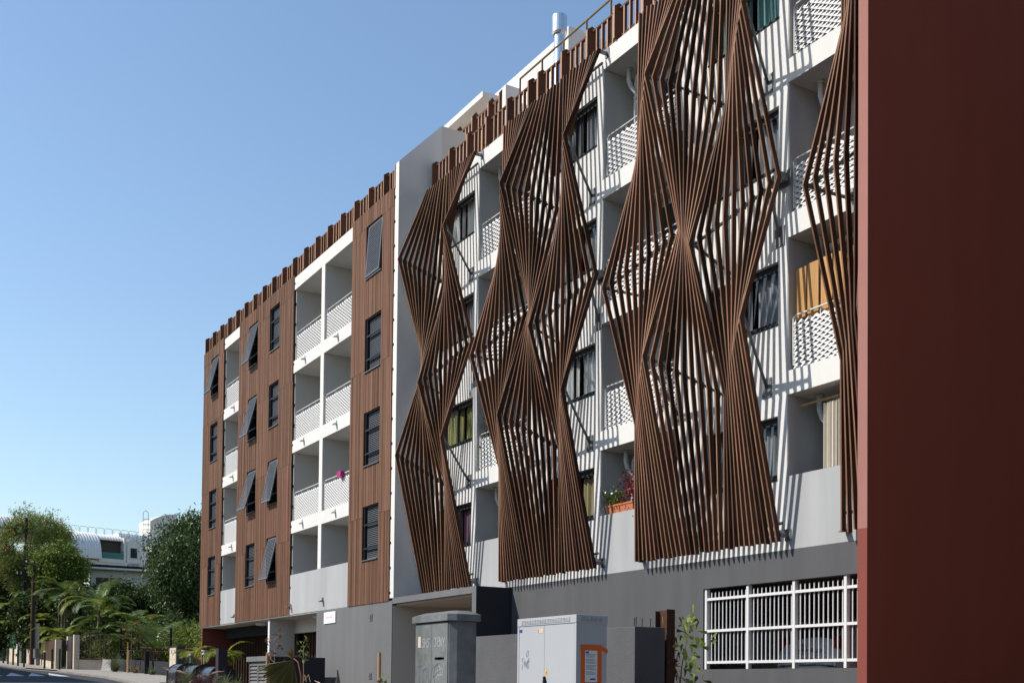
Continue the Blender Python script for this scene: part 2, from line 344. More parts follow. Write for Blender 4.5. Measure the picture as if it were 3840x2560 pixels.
    # windows of the right wing
CUR = {(0, 3): 'c_white', (0, 2): 'c_grey', (0, 1): 'c_olive', (0, 0): 'c_purple', (1, 3): 'c_grey', (1, 2): 'c_grey', (1, 1): 'c_white', (1, 0): 'c_yellow', (2, 3): 'c_teal', (2, 2): 'c_grey', (2, 1): 'c_grey', (2, 0): 'c_grey'}
def curtain(x0, x1, y, z0, z1, amp=.03, per=.16, ph=0):
    mb = MB(); n = max(8, int((x1 - x0) / per * 6)); pr = None
    for i in range(n + 1):
        xx = x0 + (x1 - x0) * i / n; yy = y + amp * math.sin(2 * math.pi * xx / per + ph) + amp * .5 * math.sin(2 * math.pi * xx / (per * 2.7))
        if pr: mb.quad((pr[0], pr[1], z0), (xx, yy, z0), (xx, yy, z1), (pr[0], pr[1], z1))
        pr = (xx, yy)
    return mb
for k, (a, b) in enumerate(WALLS):
    x1 = b - .235; x0 = x1 - 1.98; xm = (x0 + x1) / 2
    for r_, z in enumerate(WB):
        f = MB(); y0, y1 = .10, .16; t = .055
        f.box(x0, x1, y0 - .01, y1, z, z + t); f.box(x0, x1, y0 - .01, y1, z + WH - t - .03, z + WH); f.box(x0, x0 + t, y0, y1, z + t, z + WH - t); f.box(x1 - t, x1, y0, y1, z + t, z + WH - t)
        o = bpart(f, 'window', 'frame')
        for (p, q, yy) in ((x0 + t, xm + .03, .12), (xm - .03, x1 - t, .10)):
            s = MB(); s.box(p, p + .05, yy - .006, yy + .02, z + t, z + WH - t); s.box(q - .05, q, yy - .006, yy + .02, z + t, z + WH - t); s.box(p, q, yy - .005, yy + .02, z + t, z + t + .05); s.box(p, q, yy - .005, yy + .02, z + WH - t - .08, z + WH - t)
            s.build('sash', 'frame', o)
            g = MB(); g.quad((p + .05, yy + .008, z + t + .05), (q - .05, yy + .008, z + t + .05), (q - .05, yy + .008, z + WH - .12), (p + .05, yy + .008, z + WH - .12)); g.build('pane', 'glass', o)
        s = MB(); s.box(x0 - .0, x1, -.02, .09, z - .025, z + .012); s.build('sill', 'frame', o)
        cc = curtain(x0 + .05, x0 + 1.05, .24, z - .1, z + WH + .02, ph=k + r_); cc2 = curtain(x1 - .8, x1 + .02, .25, z - .1, z + WH + .02, ph=2 * r_)
        cc.build('curtain', CUR[(k, r_)], o, smooth=True); cc2.build('curtain', CUR[(k, r_)], o, smooth=True)
# visor wall lamps
def wall_lamp(x, y, z, m='wmetal'):
    mb = MB(); mb.box(x - .03, x + .03, y - .035, y - .001, z - .02, z + .12)
    mb.prism([(y - .035, z + .05), (y - .16, z - .015), (y - .16, z - .03), (y - .035, z - .02)], 'x', x - .06, x + .06); bpart(mb, 'wall_lamp', m)
for z in RS[1:4]:
    for xx in (-25.1, -19.28, -13.45): wall_lamp(xx, 0, z + .2, 'galv')
for xx in (-25.0, -19.2, -13.55): wall_lamp(xx, 0, RS[0] + .18, 'galv')
# ---- left wing
LS = [6.85, 9.70, 12.54, 15.52]; LH = .43
P = [(-49.86, -46.8), (-44.66, -38.3), (-32.97, -29.87)]
WC = [(-48.66, -47.64), (-43.39, -42.36), (-40.84, -39.8), (-31.8, -30.7)]
LWT = [15.53, 12.67, 9.80, 6.94]; LWH = 1.64
hol = lambda i: [(WC[i][0], WC[i][1], t - LWH, t) for t in LWT]
for args in ((-49.86, -46.8, hol(0)), (-44.66, -41.6, hol(1)), (-41.6, -38.3, hol(2)), (-32.97, -29.86, hol(3))):
    lw = MB(); lw.wallholes(args[0], args[1], -.985, -.78, 3.985, 16.0, args[2]); bpart(lw, 'backing_wall', 'dark')
li = MB()
for z in LS + [3.985]: li.box(-49.8, -29.9, .55, 2.6, z + .05, z + .3)
for i, (a, b) in enumerate(P):
    for z in LS: li.box(a + .05, b - .05, -.77, .55, z + .05, z + .3)
li.box(-49.8, -29.9, 2.6, 2.8, 3.0, 16.0); li.box(-49.7, -49.5, -.77, 2.6, 4, 16)
bpart(li, 'interior', 'roomc')
sb = MB(); dv = MB(); dvf = MB(); bk = MB(); gb = MB(); edge = MB()
for (a, b) in ((-46.8, -44.66), (-38.3, -32.97)):
    for z in LS: sb.box(a, b, YL, .5, z, z + LH)
    bk.box(a, b, .5, .55, 3.99, 16.0)
    gb.box(a, b, YL, YL + .16, 3.985, 5.38); sb.box(a, b, YL + .161, .5, 3.985, 4.2)
    edge.box(a - .12, a + .06, YL + .05, .5, 3.987, 15.98); edge.box(b - .02, b + .12, YL + .09, .5, 3.987, 15.98)
dz = [5.381] + [z + LH for z in LS[:3]]
for z0, z1 in zip(dz, LS): dv.box(-35.66, -35.37, YL + .03, .5, z0 + .001, z1 - .001); dvf.box(-35.66, -35.37, YL, YL + .029, z0 + .001, z1 - .001)
bsplit(sb, 'balcony_slab', 'white'); bsplit(dv, 'balcony_partition', 'logg'); bsplit(bk, 'balcony_back_wall', 'logg'); bsplit(dvf, 'partition_edge', 'white'); bsplit(gb, 'balcony_parapet', 'lgrey'); bsplit(edge, 'balcony_side_wall', 'logg')
for z in LS[:3]:
    for (a, b) in ((-46.66, -44.72), (-38.2, -35.72), (-35.31, -33.02)): railing(a, b, -.95, z + LH, 1.0)
    for xx in (-45.35, -37.15, -34.15): wall_lamp(xx, YL, z + LH - .2)
wall_lamp(-38.15, YL - .03, 4.25, 'galv'); wall_lamp(-35.1, YL, 4.28, 'galv'); wall_lamp(-44.72, YL - .03, 4.2, 'galv')
for z in LS:
    t = MB(); xx = -46.0; t.tube([(xx, -.35, z), (xx, -.35, z - .35), (xx + .06, -.3, z - .45), (xx + .3, -.2, z - .5), (xx + 1.1, -.1, z - .52)], .055, 8); bpart(t, 'drain_pipe', 'pvc', smooth=True)
# timber battens
JO = {0: [3.98, 6.55, 9.75, 12.8, 15.42, 16.05], 1: [3.98, 6.62, 9.35, 12.25, 15.35, 16.05], 2: [3.98, 6.62, 11.12, 15.5, 16.05]}
def batten_runs(x, wins, lo, hi):
    for (h0, h1, a, b) in wins:
        if h0 - .045 < x < h1 + .045: 
            if a <= lo and b >= hi: return []
    segs = [(lo, hi)]
    for (h0, h1, a, b) in wins:
        if not (h0 - .03 < x < h1 + .03): continue
        ns = []
        for (p, q) in segs:
            if b <= p or a >= q: ns.append((p, q)); continue
            if a > p: ns.append((p, a - .005))
            if b < q: ns.append((b + .005, q))
        segs = ns
    return [s for s in segs if s[1] - s[0] > .03]
BM = {}
for i, (a, b) in enumerate(P):
    wins = hol(0) if i == 0 else (hol(1) + hol(2) if i == 1 else hol(3))
    bkb = MB(); z = 4.2
    while z < 16: bkb.box(a + .02, b - .005, YL + .005, -.986, z, z + .05); z += .72
    cp = bpart(bkb, 'timber_cladding', 'frame'); n = int(round((b - a) / .0785)); jm = MB(); r2 = random.Random(i + 3)
    for k in range(n):
        xx = a + (b - a) * (k + .5) / n
        for lo, hi in zip(JO[i][:-1], JO[i][1:]):
            for (p, q) in batten_runs(xx, wins, lo + .004, hi - .004):
                wd = .052 + r2.uniform(-.006, .004); yo = r2.uniform(-.004, .004)
                if i == 2:
                    key = round(q - p, 1)
                    if key not in BM: BM[key] = MB().box(-.026, .026, -.037, 0, 0, 1).mesh('batten'); BM[key].materials.append(M['battn'])
                    o = bpy.data.objects.new('batten', BM[key]); COL.objects.link(o); o.parent = cp; o.location = (xx, YL + .004 + yo, p); o.scale = (wd / .052, 1, q - p)
                else: jm.box(xx - wd / 2, xx + wd / 2, YL - .033 + yo, YL + .004 + yo, p, q)
    if i < 2: tag(jm.build('battens', 'batten', cp), None, None, None, 'stuff')
    cl = MB(); z = 4.22
    while z < 16: cl.box(b + .0, b + .06, YL - .03, YL + .05, z - .02, z + .03); z += .72
    cl.build('clips', 'black', cp)
# louvred shutters
OPEN = {(0, 0): 14, (1, 0): 14, (1, 1): 14.5, (1, 2): 16, (2, 2): 11, (2, 3): 13, (3, 0): 4}
def shutter_mesh():
    fr = MB(); t = .055; w_, h_ = 1.0, 1.58
    fr.box(0, t, -.02, .02, -h_, 0); fr.box(w_ - t, w_, -.02, .02, -h_, 0); fr.box(t, w_ - t, -.02, .02, -t, 0); fr.box(t, w_ - t, -.02, .02, -h_, -h_ + .07)
    lv = MB(); n = 26
    for i in range(n):
        z = -h_ + .08 + (h_ - .14) * (i + .5) / n
        lv.box(t, w_ - t, -.018, -.012, z - .016, z + .010); lv.quad((t, -.012, z + .010), (w_ - t, -.012, z + .010), (w_ - t, .016, z + .024), (t, .016, z + .024))
    return fr.mesh('shutter_frame'), lv.mesh('louvres')
SF, SL = shutter_mesh()
for c, (a, b) in enumerate(WC):
    for r_, t in enumerate(LWT):
        z0 = t - LWH; f = MB(); q = .03
        f.box(a, a + q, YL + .01, -.80, z0, t); f.box(b - q, b, YL + .01, -.80, z0, t); f.box(a + q, b - q, YL + .01, -.80, t - q, t); f.box(a + q, b - q, YL + .01, -.80, z0, z0 + q)
        o = bpart(f, 'shuttered_window', 'frame'); s = MB(); s.box(a - .03, b + .03, YL - .075, -.97, z0 - .02, z0 + .008); s.build('sill', 'galv', o)
        g = MB(); g.quad((a + q, -.82, z0 + q), (b - q, -.82, z0 + q), (b - q, -.82, t - q), (a + q, -.82, t - q)); g.build('pane', 'glass', o)
        m2 = MB(); m2.box((a + b) / 2 - .04, (a + b) / 2 + .04, -.86, -.825, z0 + q, t - q); m2.build('mullion', 'frame', o)
        an = OPEN.get((c, r_), 0); sc = (b - a - .07) / 1.0
        sh = link('shutter', SF, 'shut', o); sh.location = (a + .035, YL + .115 if not an else YL + .03, t - .035); sh.scale = (sc, 1, 1); sh.rotation_euler = (R(-an), 0, 0)
        lv = link('shutter_louvres', SL, 'shut', o); lv.location = sh.location; lv.scale = sh.scale; lv.rotation_euler = sh.rotation_euler; tag(lv, None, None, None, 'stuff')
        if an > 12:
            y2 = YL - math.sin(R(an)) * .9; zz = t - .035 - math.cos(R(an)) * .9
            st = MB()
            for xx in (b - .06,): st.tube([(xx, -.9, z0 + .75), (xx, y2, zz)], .008, 6)
            st.build('stay', 'galv', o)
# ground floor of the left wing
g = MB(); g.box(-35.66, -29.68, YL, .3, -.2, 3.984); bsplit(g, 'ground_floor_wall', 'mgrey')
s = MB(); s.box(-49.86, -35.67, YL + .03, 3.0, 3.945, 3.984); bpart(s, 'soffit', 'white')
s = MB(); s.box(-40.93, -40.74, YL + .1, .04, .8, 3.944); bpart(s, 'column', 'white')
s = MB(); s.box(-49.9, -40.94, 2.6, 2.8, .8, 3.944); s.box(-40.73, -35.67, .9, 1.1, .8, 3.944); bsplit(s, 'recess_back_wall', 'roomc')
s = MB(); s.box(-49.6, -40.95, .05, .35, 3.5, 3.944); bpart(s, 'recess_beam', 'bgrey')
s = MB(); s.box(-40.739, -36.0, .04, .2, 3.45, 3.944); bpart(s, 'lintel', 'white')
x = -49.2
while x < -41.0:
    s = MB(); s.box(x, x + .05, .3, .42, 1.2, 3.49); bpart(s, 'recess_slat', 'brownm'); x += .36
x = -40.5
while x < -35.9:
    s = MB(); s.box(x, x + .06, .3, .42, 1.0, 3.44); bpart(s, 'recess_slat', 'brownm'); x += .3
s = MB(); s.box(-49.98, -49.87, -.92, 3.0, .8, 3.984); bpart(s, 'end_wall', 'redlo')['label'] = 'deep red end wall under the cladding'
for xx in (-43.6, -37.3):
    s = MB(); s.lathe([(.24, 0), (.24, -.05), (.2, -.1)], 20, (xx, -.3, 3.944)); bpart(s, 'ceiling_lamp', 'pwhite', smooth=False)
# return wall, portal, red gable
rw = MB(); rw.prism([(YL, 4.062), (.34, 4.062), (.34, 18.1), (YL, 16.71)], 'x', -29.855, -29.6); bpart(rw, 'return_wall', 'white')
rw = MB(); rw.box(-29.85, -29.6, .341, 1.12, 15.9, 18.09); bpart(rw, 'stair_wall', 'warm')
po = MB(); po.box(-29.67, -24.69, YL, -.001, 3.89, 4.06); po.box(-24.90, -24.69, YL, -.001, -.2, 3.889); bpart(po, 'entrance_portal', 'mgrey'); po = MB(); po.box(-24.689, -24.68, YL + .004, -.002, -.2, 4.055); bpart(po, 'portal_shade_panel', 'bgrey')  # dark panel on the right: shade put into the colour of the portal's side
pi = MB(); pi.box(-29.679, -24.905, -.9, 2.2, 3.84, 3.888); pi.box(-29.72, -29.676, YL + .02, 2.2, .5, 3.839); pi.box(-29.675, -24.905, 1.25, 1.4, .5, 3.839); bsplit(pi, 'entrance_lining', 'warm')
pd = MB(); pd.box(-27.6, -25.2, 1.2, 1.249, .6, 3.1); bpart(pd, 'entrance_door', 'roomc')
gw = MB(); gw.box(-12.385, -12.19, YL, 14, -.3, 24); bpart(gw, 'end_wall', 'red')['label'] = 'tall red end wall of the building'
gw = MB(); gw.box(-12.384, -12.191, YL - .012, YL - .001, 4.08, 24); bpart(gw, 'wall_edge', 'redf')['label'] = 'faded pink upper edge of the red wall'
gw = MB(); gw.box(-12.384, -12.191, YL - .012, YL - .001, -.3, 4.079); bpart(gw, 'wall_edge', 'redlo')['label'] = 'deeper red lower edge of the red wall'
# roof deck and attic
rf = MB(); rf.box(-29.5, -12.39, .2, 9, 15.8, 16.02); rf.box(-49.86, -29.87, -.98, 9, 15.7, 15.98); bsplit(rf, 'roof_deck', 'white')
bx = MB(); bx.box(-29.5, -12.39, 2.71, 9, -.2, 15.8); bx.box(-49.86, -29.86, 2.81, 9, 4.0, 15.7); bsplit(bx, 'building_core', 'white')
at = MB(); at.box(-45.0, -29.9, 5.0, 8.5, 18.26, 22.63); bpart(at, 'attic_wall', 'white')
up_ = MB(); up_.box(-45.0, -29.35, 2.2, 8.6, 15.99, 18.25); bpart(up_, 'upper_storey', 'warm')
ca = MB(); ca.box(-45.5, -31.97, 3.0, 4.99, 20.77, 20.96); bpart(ca, 'attic_canopy', 'white')
cu = MB(); cu.box(-28.24, -28.04, 1.6, 2.06, 16.03, 18.99); bpart(cu, 'roof_block', 'white')
cu = MB(); cu.box(-27.2, -26.89, 3.0, 3.54, 16.03, 20.57); bpart(cu, 'chimney_stack', 'white')
ch = MB(); ch.lathe([(.15, 16.03), (.15, 19.72)], 18, (-26.13, 2.2, 0)); ch.lathe([(.19, 19.66), (.215, 19.72), (.215, 20.18), (.19, 20.2)], 18, (-26.13, 2.2, 0)); bpart(ch, 'chimney_flue', 'steel', smooth=False)
br = MB(); br.tube([(-25.29, .45, 16.2), (-25.29, .45, 17.55), (-12.6, .45, 17.55)], .028, 8)
for k in range(12): br.beam((-24.2 + k, .45, 16.1), (-24.2 + k, .45, 17.54), .02, .05)
bpart(br, 'roof_handrail', 'bronze')
# parapet of hardwood fins and slats
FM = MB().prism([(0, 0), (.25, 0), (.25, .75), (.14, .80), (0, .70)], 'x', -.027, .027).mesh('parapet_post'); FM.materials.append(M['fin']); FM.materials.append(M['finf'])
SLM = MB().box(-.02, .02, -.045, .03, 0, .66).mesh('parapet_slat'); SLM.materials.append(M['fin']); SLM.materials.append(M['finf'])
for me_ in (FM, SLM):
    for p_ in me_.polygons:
        if p_.normal.y < -.9 or (p_.normal.y > .9 and abs(p_.center.y + (0 if me_ is FM else .045)) < .01): p_.material_index = 1  # street-side faces take the lighter copy, sunlight painted into the wood
def parapet(xs_, y, z, name, sc=1.0, gapn=4):
    tr = MB(); tr.box(xs_[0], xs_[-1], y + .08, y + .16, z + .66 * sc, z + .70 * sc); tr.box(xs_[0], xs_[-1], y + .1, y + .15, z + .04, z + .1)
    o = bpart(tr, name, 'fin')
    for i, xx in enumerate(xs_):
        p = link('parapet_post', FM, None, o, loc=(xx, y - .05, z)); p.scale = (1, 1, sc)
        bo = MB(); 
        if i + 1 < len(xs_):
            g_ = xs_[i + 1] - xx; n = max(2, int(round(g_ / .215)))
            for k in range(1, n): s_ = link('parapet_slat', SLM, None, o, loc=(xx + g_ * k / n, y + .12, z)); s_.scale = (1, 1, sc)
    bt = MB()
    for xx in xs_:
        for zz in (.1, .2): bt.tube([(xx + .024, y + .1, z + zz), (xx + .032, y + .1, z + zz)], .012, 6)
    bt.build('bolts', 'galv', o)
lx = [-49.75 + 1.123 * k for k in range(18)] + [-29.86]
parapet(lx, -1.0, 16.0, 'roof_parapet', 1.0)
parapet([-29.41, -28.34, -27.27, -26.2, -25.1, -24.04, -23.58, -22.51, -21.43, -20.36, -19.3, -18.2, -17.1, -16.0, -14.9, -13.8, -12.7], -.02, 16.05, 'roof_parapet', 1.04)
parapet([-35.4, -34.33, -33.26, -32.19, -31.12, -30.08, -29.4], 2.2, 18.26, 'attic_parapet', 1.78)
# ---- objects fixed to it but liftable: slat screens
TOP, BOT, NS = 15.93, 4.21, 30
def tri(i, ph):                                    # 1 at i=ph, ph+20..., 0 half-way
    d = abs((i - ph + 10) % 20 - 10); return 1 - d / 10.0
def nodes(i):
    a = tri(i, 10); b = tri(i, 0); yi, yo = -.30, -1.18
    return [(-.27, TOP), (yi + (yo - yi) * a, 12.71 + 1.01 * a), (yi + (yo - yi) * b, 10.80 - .94 * b), (yi + (yo - yi) * a, 7.10 + .99 * a), (-.27, BOT)]
SLATM = {}
def slat_screen(label, xr, i0, i1):
    root = thing('slat_screen', label, 'slat screen', (xr - .14 * (NS - i0) * .5 - .07 * (NS - i1), 0, BOT), 'folded timber slat screens on the white wing'); ox, oz = root.location.x, BOT
    for i in range(i0, i1 + 1):
        xx = xr - .14 * (NS - i) - ox
        if i not in SLATM:
            mb = MB(); nd = nodes(i); jr = random.Random(i).uniform(-.02, .02); nd[-1] = (nd[-1][0], nd[-1][1] + jr); nd[0] = (nd[0][0], nd[0][1] + jr * 1.4)
            for (y, z) in nd: z -= BOT; mb.v += [(-.0145, y, z), (.0145, y, z), (.0145, y + .10, z), (-.0145, y + .10, z)]
            for s in range(4):
                b = 4 * s; mb.f += [(b + k, b + (k + 1) % 4, b + (k + 1) % 4 + 4, b + k + 4) for k in range(4)]
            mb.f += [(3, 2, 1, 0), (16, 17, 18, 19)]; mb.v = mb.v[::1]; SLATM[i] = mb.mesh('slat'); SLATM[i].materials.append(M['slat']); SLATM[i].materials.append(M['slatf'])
            for pi_ in (0, 4, 8, 12): SLATM[i].polygons[pi_].material_index = 1  # fronts get the sunlit colour, the sides keep the shaded one
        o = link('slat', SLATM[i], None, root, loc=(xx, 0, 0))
    loc = lambda i, lv, dy=.135: (xr - .14 * (NS - i) - ox, nodes(i)[lv][0] + dy, nodes(i)[lv][1] - oz)
    for lv in range(5):
        t = MB(); idx = [i for i in (0, 10, 20, 30) if i0 <= i <= i1]
        if i1 not in idx: idx.append(i1)
        if idx[0] != i0: idx.insert(0, i0)
        dzr = {0: -.3, 4: .34}.get(lv, 0); t.tube([tuple(Vector(loc(i, lv)) + Vector((0, 0, dzr))) for i in idx], .03, 8); t.build('rail_tube', 'galv', root, smooth=True)
        for i in range(i0, i1 + 1):
            if lv in (1, 2, 3): 
                c = loc(i, lv, .1); pl = MB(); pl.box(c[0] - .0205, c[0] - .0146, c[1] - .03, c[1] + .05, c[2] - .07, c[2] + .07); pl.build('fixing_plate', 'galv', root)
    def bracket(p, wx, wz):
        b = MB(); b.tube([p, (wx, -.02, wz)], .03, 8); o = b.build('strut', 'galv', root, smooth=True)
        q = MB(); q.box(wx - .12, wx + .12, -.018, -.001, wz - .2, wz + .16)
        for sx in (-.09, .09):
            for sz in (-.16, .12): q.tube([(wx + sx, -.018, wz + sz), (wx + sx, -.03, wz + sz)], .012, 6)
        q.build('wall_plate', 'galv', o)
    for i in range(i0, i1 + 1):
        if i in (10, 30):
            for lv, dzz in ((1, .9), (3, .95)): p = loc(i, lv, .12); bracket(p, p[0] - (.54 if i == 30 else .3), p[2] - dzz)
        if i in (0, 20): p = loc(i, 2, .12); bracket(p, p[0] - (.1 if i == 20 else -.05), p[2] - (.32 if i == 20 else .0))
        if i == 30:
            p = loc(i, 2, .1); q = MB(); q.box(p[0] - .25, p[0] + .0, -.19, -.001, p[2] - .02, p[2] + .12); q.box(p[0] - .3, p[0] + .05, -.012, -.0005, p[2] - .1, p[2] + .2); q.build('wall_plate', 'galv', root); bracket((p[0] - .25, -.25, p[2] - .1), p[0] - .22, p[2] - .95)
    for lv, zz in ((0, -.06), (4, .12)):
        p = loc(i1, lv, .1); q = MB(); q.beam((p[0] + .01, p[1] - .03, p[2] + zz), (p[0] + .01, -.02, p[2] + zz), .05, .07); q.box(p[0] - .06, p[0] + .09, -.018, -.001, p[2] + zz - .09, p[2] + zz + .12); q.build('end_bracket', 'galv', root)
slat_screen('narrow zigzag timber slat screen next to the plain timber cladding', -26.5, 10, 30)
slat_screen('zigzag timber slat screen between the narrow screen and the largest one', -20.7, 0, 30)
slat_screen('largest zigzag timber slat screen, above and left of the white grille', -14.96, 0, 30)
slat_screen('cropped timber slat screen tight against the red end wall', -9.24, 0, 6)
# ------------------------------------------------------------------ things on and around the building
t = thing('window_grille', 'white steel bar grille over the garage opening beside the red wall', 'grille', (-14.9, .05, 1.95))
GX = [-17.23, -16.04, -14.84, -13.63, -12.42]
def gpart(mb, name, m='wmetal', par=None):
    mb.v = [(a + 14.9, b - .05, c - 1.95) for a, b, c in mb.v]; return mb.build(name, m, par or t)
for i, xx in enumerate(GX[:4]):
    q = MB(); q.box(xx - .03, xx + .03, .03, .12, 1.952, 3.528); gpart(q, 'post')
for z in (3.32, 2.70, 2.085):
    q = MB(); q.box(-17.2, -12.39, .035, .075, z - .025, z + .025); gpart(q, 'rail')
for a, b in zip(GX[:-1], GX[1:]):
    for k in range(1, 11):
        xx = a + (b - a) * k / 11 + .0; q = MB(); q.tube([(xx, .095, 2.04), (xx, .095, 3.46)], .013, 8); gpart(q, 'bar')
# car seen through the grille
c = thing('parked_car', 'white hatchback parked inside the garage, its rear seen through the grille', 'car', (-16.1, 1.6, 1.43))
st = [(0, .36, .78, .62, .80, .62), (.06, .30, .82, .95, .74, .98), (.2, .26, .84, .98, .72, 1.12), (.5, .24, .85, .96, .62, 1.47), (1.2, .24, .85, .94, .60, 1.52), (2.3, .24, .85, .92, .60, 1.50), (3.1, .24, .84, .92, .66, 1.0), (3.9, .26, .80, .80, .70, .84), (4.05, .34, .72, .6, .6, .62)]
mb = MB(); n = 10
for (y, zb, wb, zw, wr, zr) in st:
    sec = [(-wb * .92, zb), (-wb, zb + .16), (-wb, (zb + zw) / 2), (-wb * .985, zw), (-wr, zr - .05), (-wr * .8, zr)]
    for (xx, zz) in sec + [(-a, b) for a, b in reversed(sec)]: mb.v.append((xx, y, zz))
n = 12
for i in range(len(st) - 1): mb.f += [(i * n + k, i * n + (k + 1) % n, (i + 1) * n + (k + 1) % n, (i + 1) * n + k) for k in range(n)]
mb.f += [tuple(range(n)), tuple((len(st) - 1) * n + k for k in range(n - 1, -1, -1))]
bo = mb.build('body', 'carw', c, smooth=True); sd = bo.modifiers.new('s', 'SUBSURF'); sd.levels = sd.render_levels = 2
q = MB(); q.quad((-.66, .135, 1.02), (.66, .135, 1.02), (.54, .42, 1.42), (-.54, .42, 1.42)); q.build('rear_window', 'black', c)
for sx in (-1, 1):
    q = MB(); q.prism([(sx * .70, .94), (sx * .80, .92), (sx * .79, 1.12), (sx * .72, 1.18)], 'y', .03, .2); q.build('tail_light', 'lamp', c)
    q = MB(); q.box(sx * .55 - .12, sx * .55 + .12, -.03, .04, .52, .56); q.build('reflector', 'lamp', c)
    for yy in (.75, 3.2):
        q = MB(); q.tube([(sx * .86, yy, .3), (sx * .66, yy, .3)], .3, 20); q.build('wheel', 'tyre', c)
q = MB(); q.box(-.26, .26, -.025, .05, .76, .87); pl = q.build('number_plate', 'pwhite', c)
q = MB(); q.box(-.26, -.21, -.028, -.0255, .76, .87); q.build('plate_band', 'pblue', pl)
tm = textmesh('CP 10', .12, 'plate_text'); o = link('plate_text', tm, 'pblack', pl, loc=(-.03, -.0275, .815)); o.rotation_euler = (R(90), 0, 0)
q = MB(); q.box(-.36, .36, -.02, .03, .89, .94); q.build('plate_trim', 'steel', c); q = MB(); q.tube([(-.1, .03, 1.0), (-.1, .01, 1.0)], .05, 16); q.build('badge', 'steel', c)
# board with the residence name
s = thing('name_sign', 'white board with small red lettering on the grey wall', 'sign', (-34.43, -1.05, 3.71))
q = MB(); q.box(-.49, .49, -.012, .018, -.18, .185); q.build('board', 'pwhite', s)
tm = textmesh('LEON DIERX', .088, 'lettering'); o = link('lettering', tm, 'pred', s, loc=(-.06, -.0135, .01)); o.rotation_euler = (R(90), 0, 0)
q = MB(); strokes(q, [[(0, 0), (.06, -.02), (.05, .05), (0, .07), (.03, .13), (.07, .09), (.02, .03), (0, 0)]], .2, .0, .9, .9, .012, -.0137); q.build('logo', 'pred', s)
q = MB(); strokes(q, [[(.02, 0), (.2, 0)]], .22, -.15, 1, 1, .014, -.0137); q.build('small_print', 'pblue', s)
for i, (z0, lb) in enumerate(((3.48, 'small oval air vent high on the grey wall'), (1.74, 'small oval air vent low on the grey wall near the plants'))):
    v = thing('air_vent', lb, 'vent', (-31.16, -1.04, z0 + .09), 'air vents in the grey wall')
    q = MB(); q.box(-.095, .095, -.012, .008, -.1, .1); q.build('plate', 'mgrey', v)
    q = MB(); q.prism([(.075 * math.cos(a) * .75, .085 * math.sin(a)) for a in [2 * math.pi * k / 14 for k in range(14)]], 'y', -.014, -.0125); q.build('opening', 'black', v)
    for k in range(4): q = MB(); q.box(-.05, .05, -.018, -.0142, -.055 + .035 * k, -.043 + .035 * k); q.build('bar', 'mgrey', v)
# telecom cabinet
c = thing('telecom_cabinet', 'clean light grey telecom cabinet with louvred lid and orange-taped notice', 'cabinet', (-14.535, -5.12, .42))
W2, D2, H2 = .835, .28, 2.22
def cp(name, m, *b, bevel=0, par=None): q = MB(); q.box(*b); return q.build(name, m, par or c, bevel=bevel)
cp('body', 'sheet', -W2 + .01, W2 - .01, -D2 + .02, D2 - .01, 0, H2 - .11); ld = cp('lid', 'sheet', -W2, W2, -D2, D2, H2 - .12, H2, bevel=.006)
for a, b, dn_ in ((-W2 + .055, -.04, 'door'), (-.036, W2 - .055, 'door')): cp(dn_, 'sheet', a, b, -D2 + .006, -D2 + .0195, .1, H2 - .128, bevel=.003)
for sx in (-1, 1): cp('corner_post', 'sheet', sx * (W2 - .026) - .024, sx * (W2 - .026) + .024, -D2 + .002, -D2 + .03, .05, H2 - .125, bevel=.004)
for k in range(19):
    xx = -W2 + .15 + k * .0735
    for j in range(4): q = MB(); zz = H2 - .095 + j * .018; q.prism([(-D2 - .001, zz), (-D2 - .009, zz + .002), (-D2 - .001, zz + .012)], 'x', xx - .029, xx + .029); q.build('lid_louvre', 'sheet', ld)
for k in range(5):
    yy = -D2 + .12 + k * .075
    for j in range(4): q = MB(); zz = H2 - .095 + j * .018; q.prism([(W2 + .001, zz), (W2 + .009, zz + .002), (W2 + .001, zz + .012)], 'y', yy - .026, yy + .026); q.build('lid_louvre', 'sheet', ld)
q = MB(); q.prism([(-.045, 1.0), (-.02, .98), (.015, 1.02), (.035, .97), (.03, 1.25), (.0, 1.32), (-.015, 1.31)], 'y', -D2 - .035, -D2 + .006); q.build('handle', 'black', c, bevel=.006)
q = MB(); q.prism([(-.02, 1.345), (.065, 1.345), (.035, 1.445)], 'y', -D2 + .002, -D2 + .0055); q.build('warning_label', 'pyellow', c); q = MB(); q.prism([(.012, 1.36), (.04, 1.36), (.03, 1.40)], 'y', -D2 + .001, -D2 + .0018); q.build('warning_mark', 'pblack', c)
for nm, mm, b in (('brand_plate', 'pviolet', (-W2 + .065, -W2 + .145, 2.005, 2.05)), ('data_plate', 'beige', (-.24, -.07, 1.98, 2.05)), ('data_mark', 'tape', (-.225, -.2, 1.99, 2.04))): cp(nm, mm, b[0], b[1], -D2 + (.003 if nm != 'data_mark' else .001), -D2 + (.0058 if nm != 'data_mark' else .0028), b[2], b[3])
q = MB(); strokes(q, [[(0, 0), (.12, .3)], [(.2, .55), (.12, .62), (.02, .55), (.08, .42), (.2, .36), (.26, .3)], [(.26, .5), (.34, .15), (.42, .45), (.5, .12), (.56, .42)], [(.6, .05), (.6, .45), (.78, .6)], [(.72, .05), (.74, .5)], [(.55, .36), (.82, .46)], [(.5, .72), (.62, .66), (.75, .95), (.62, 1.0), (.5, .85), (.45, .74), (.56, .7)]], -W2 + .14, 1.42, .28, .3, .008, -D2 + .004); q.build('graffiti', 'pgrey', c)
X = W2 - .006
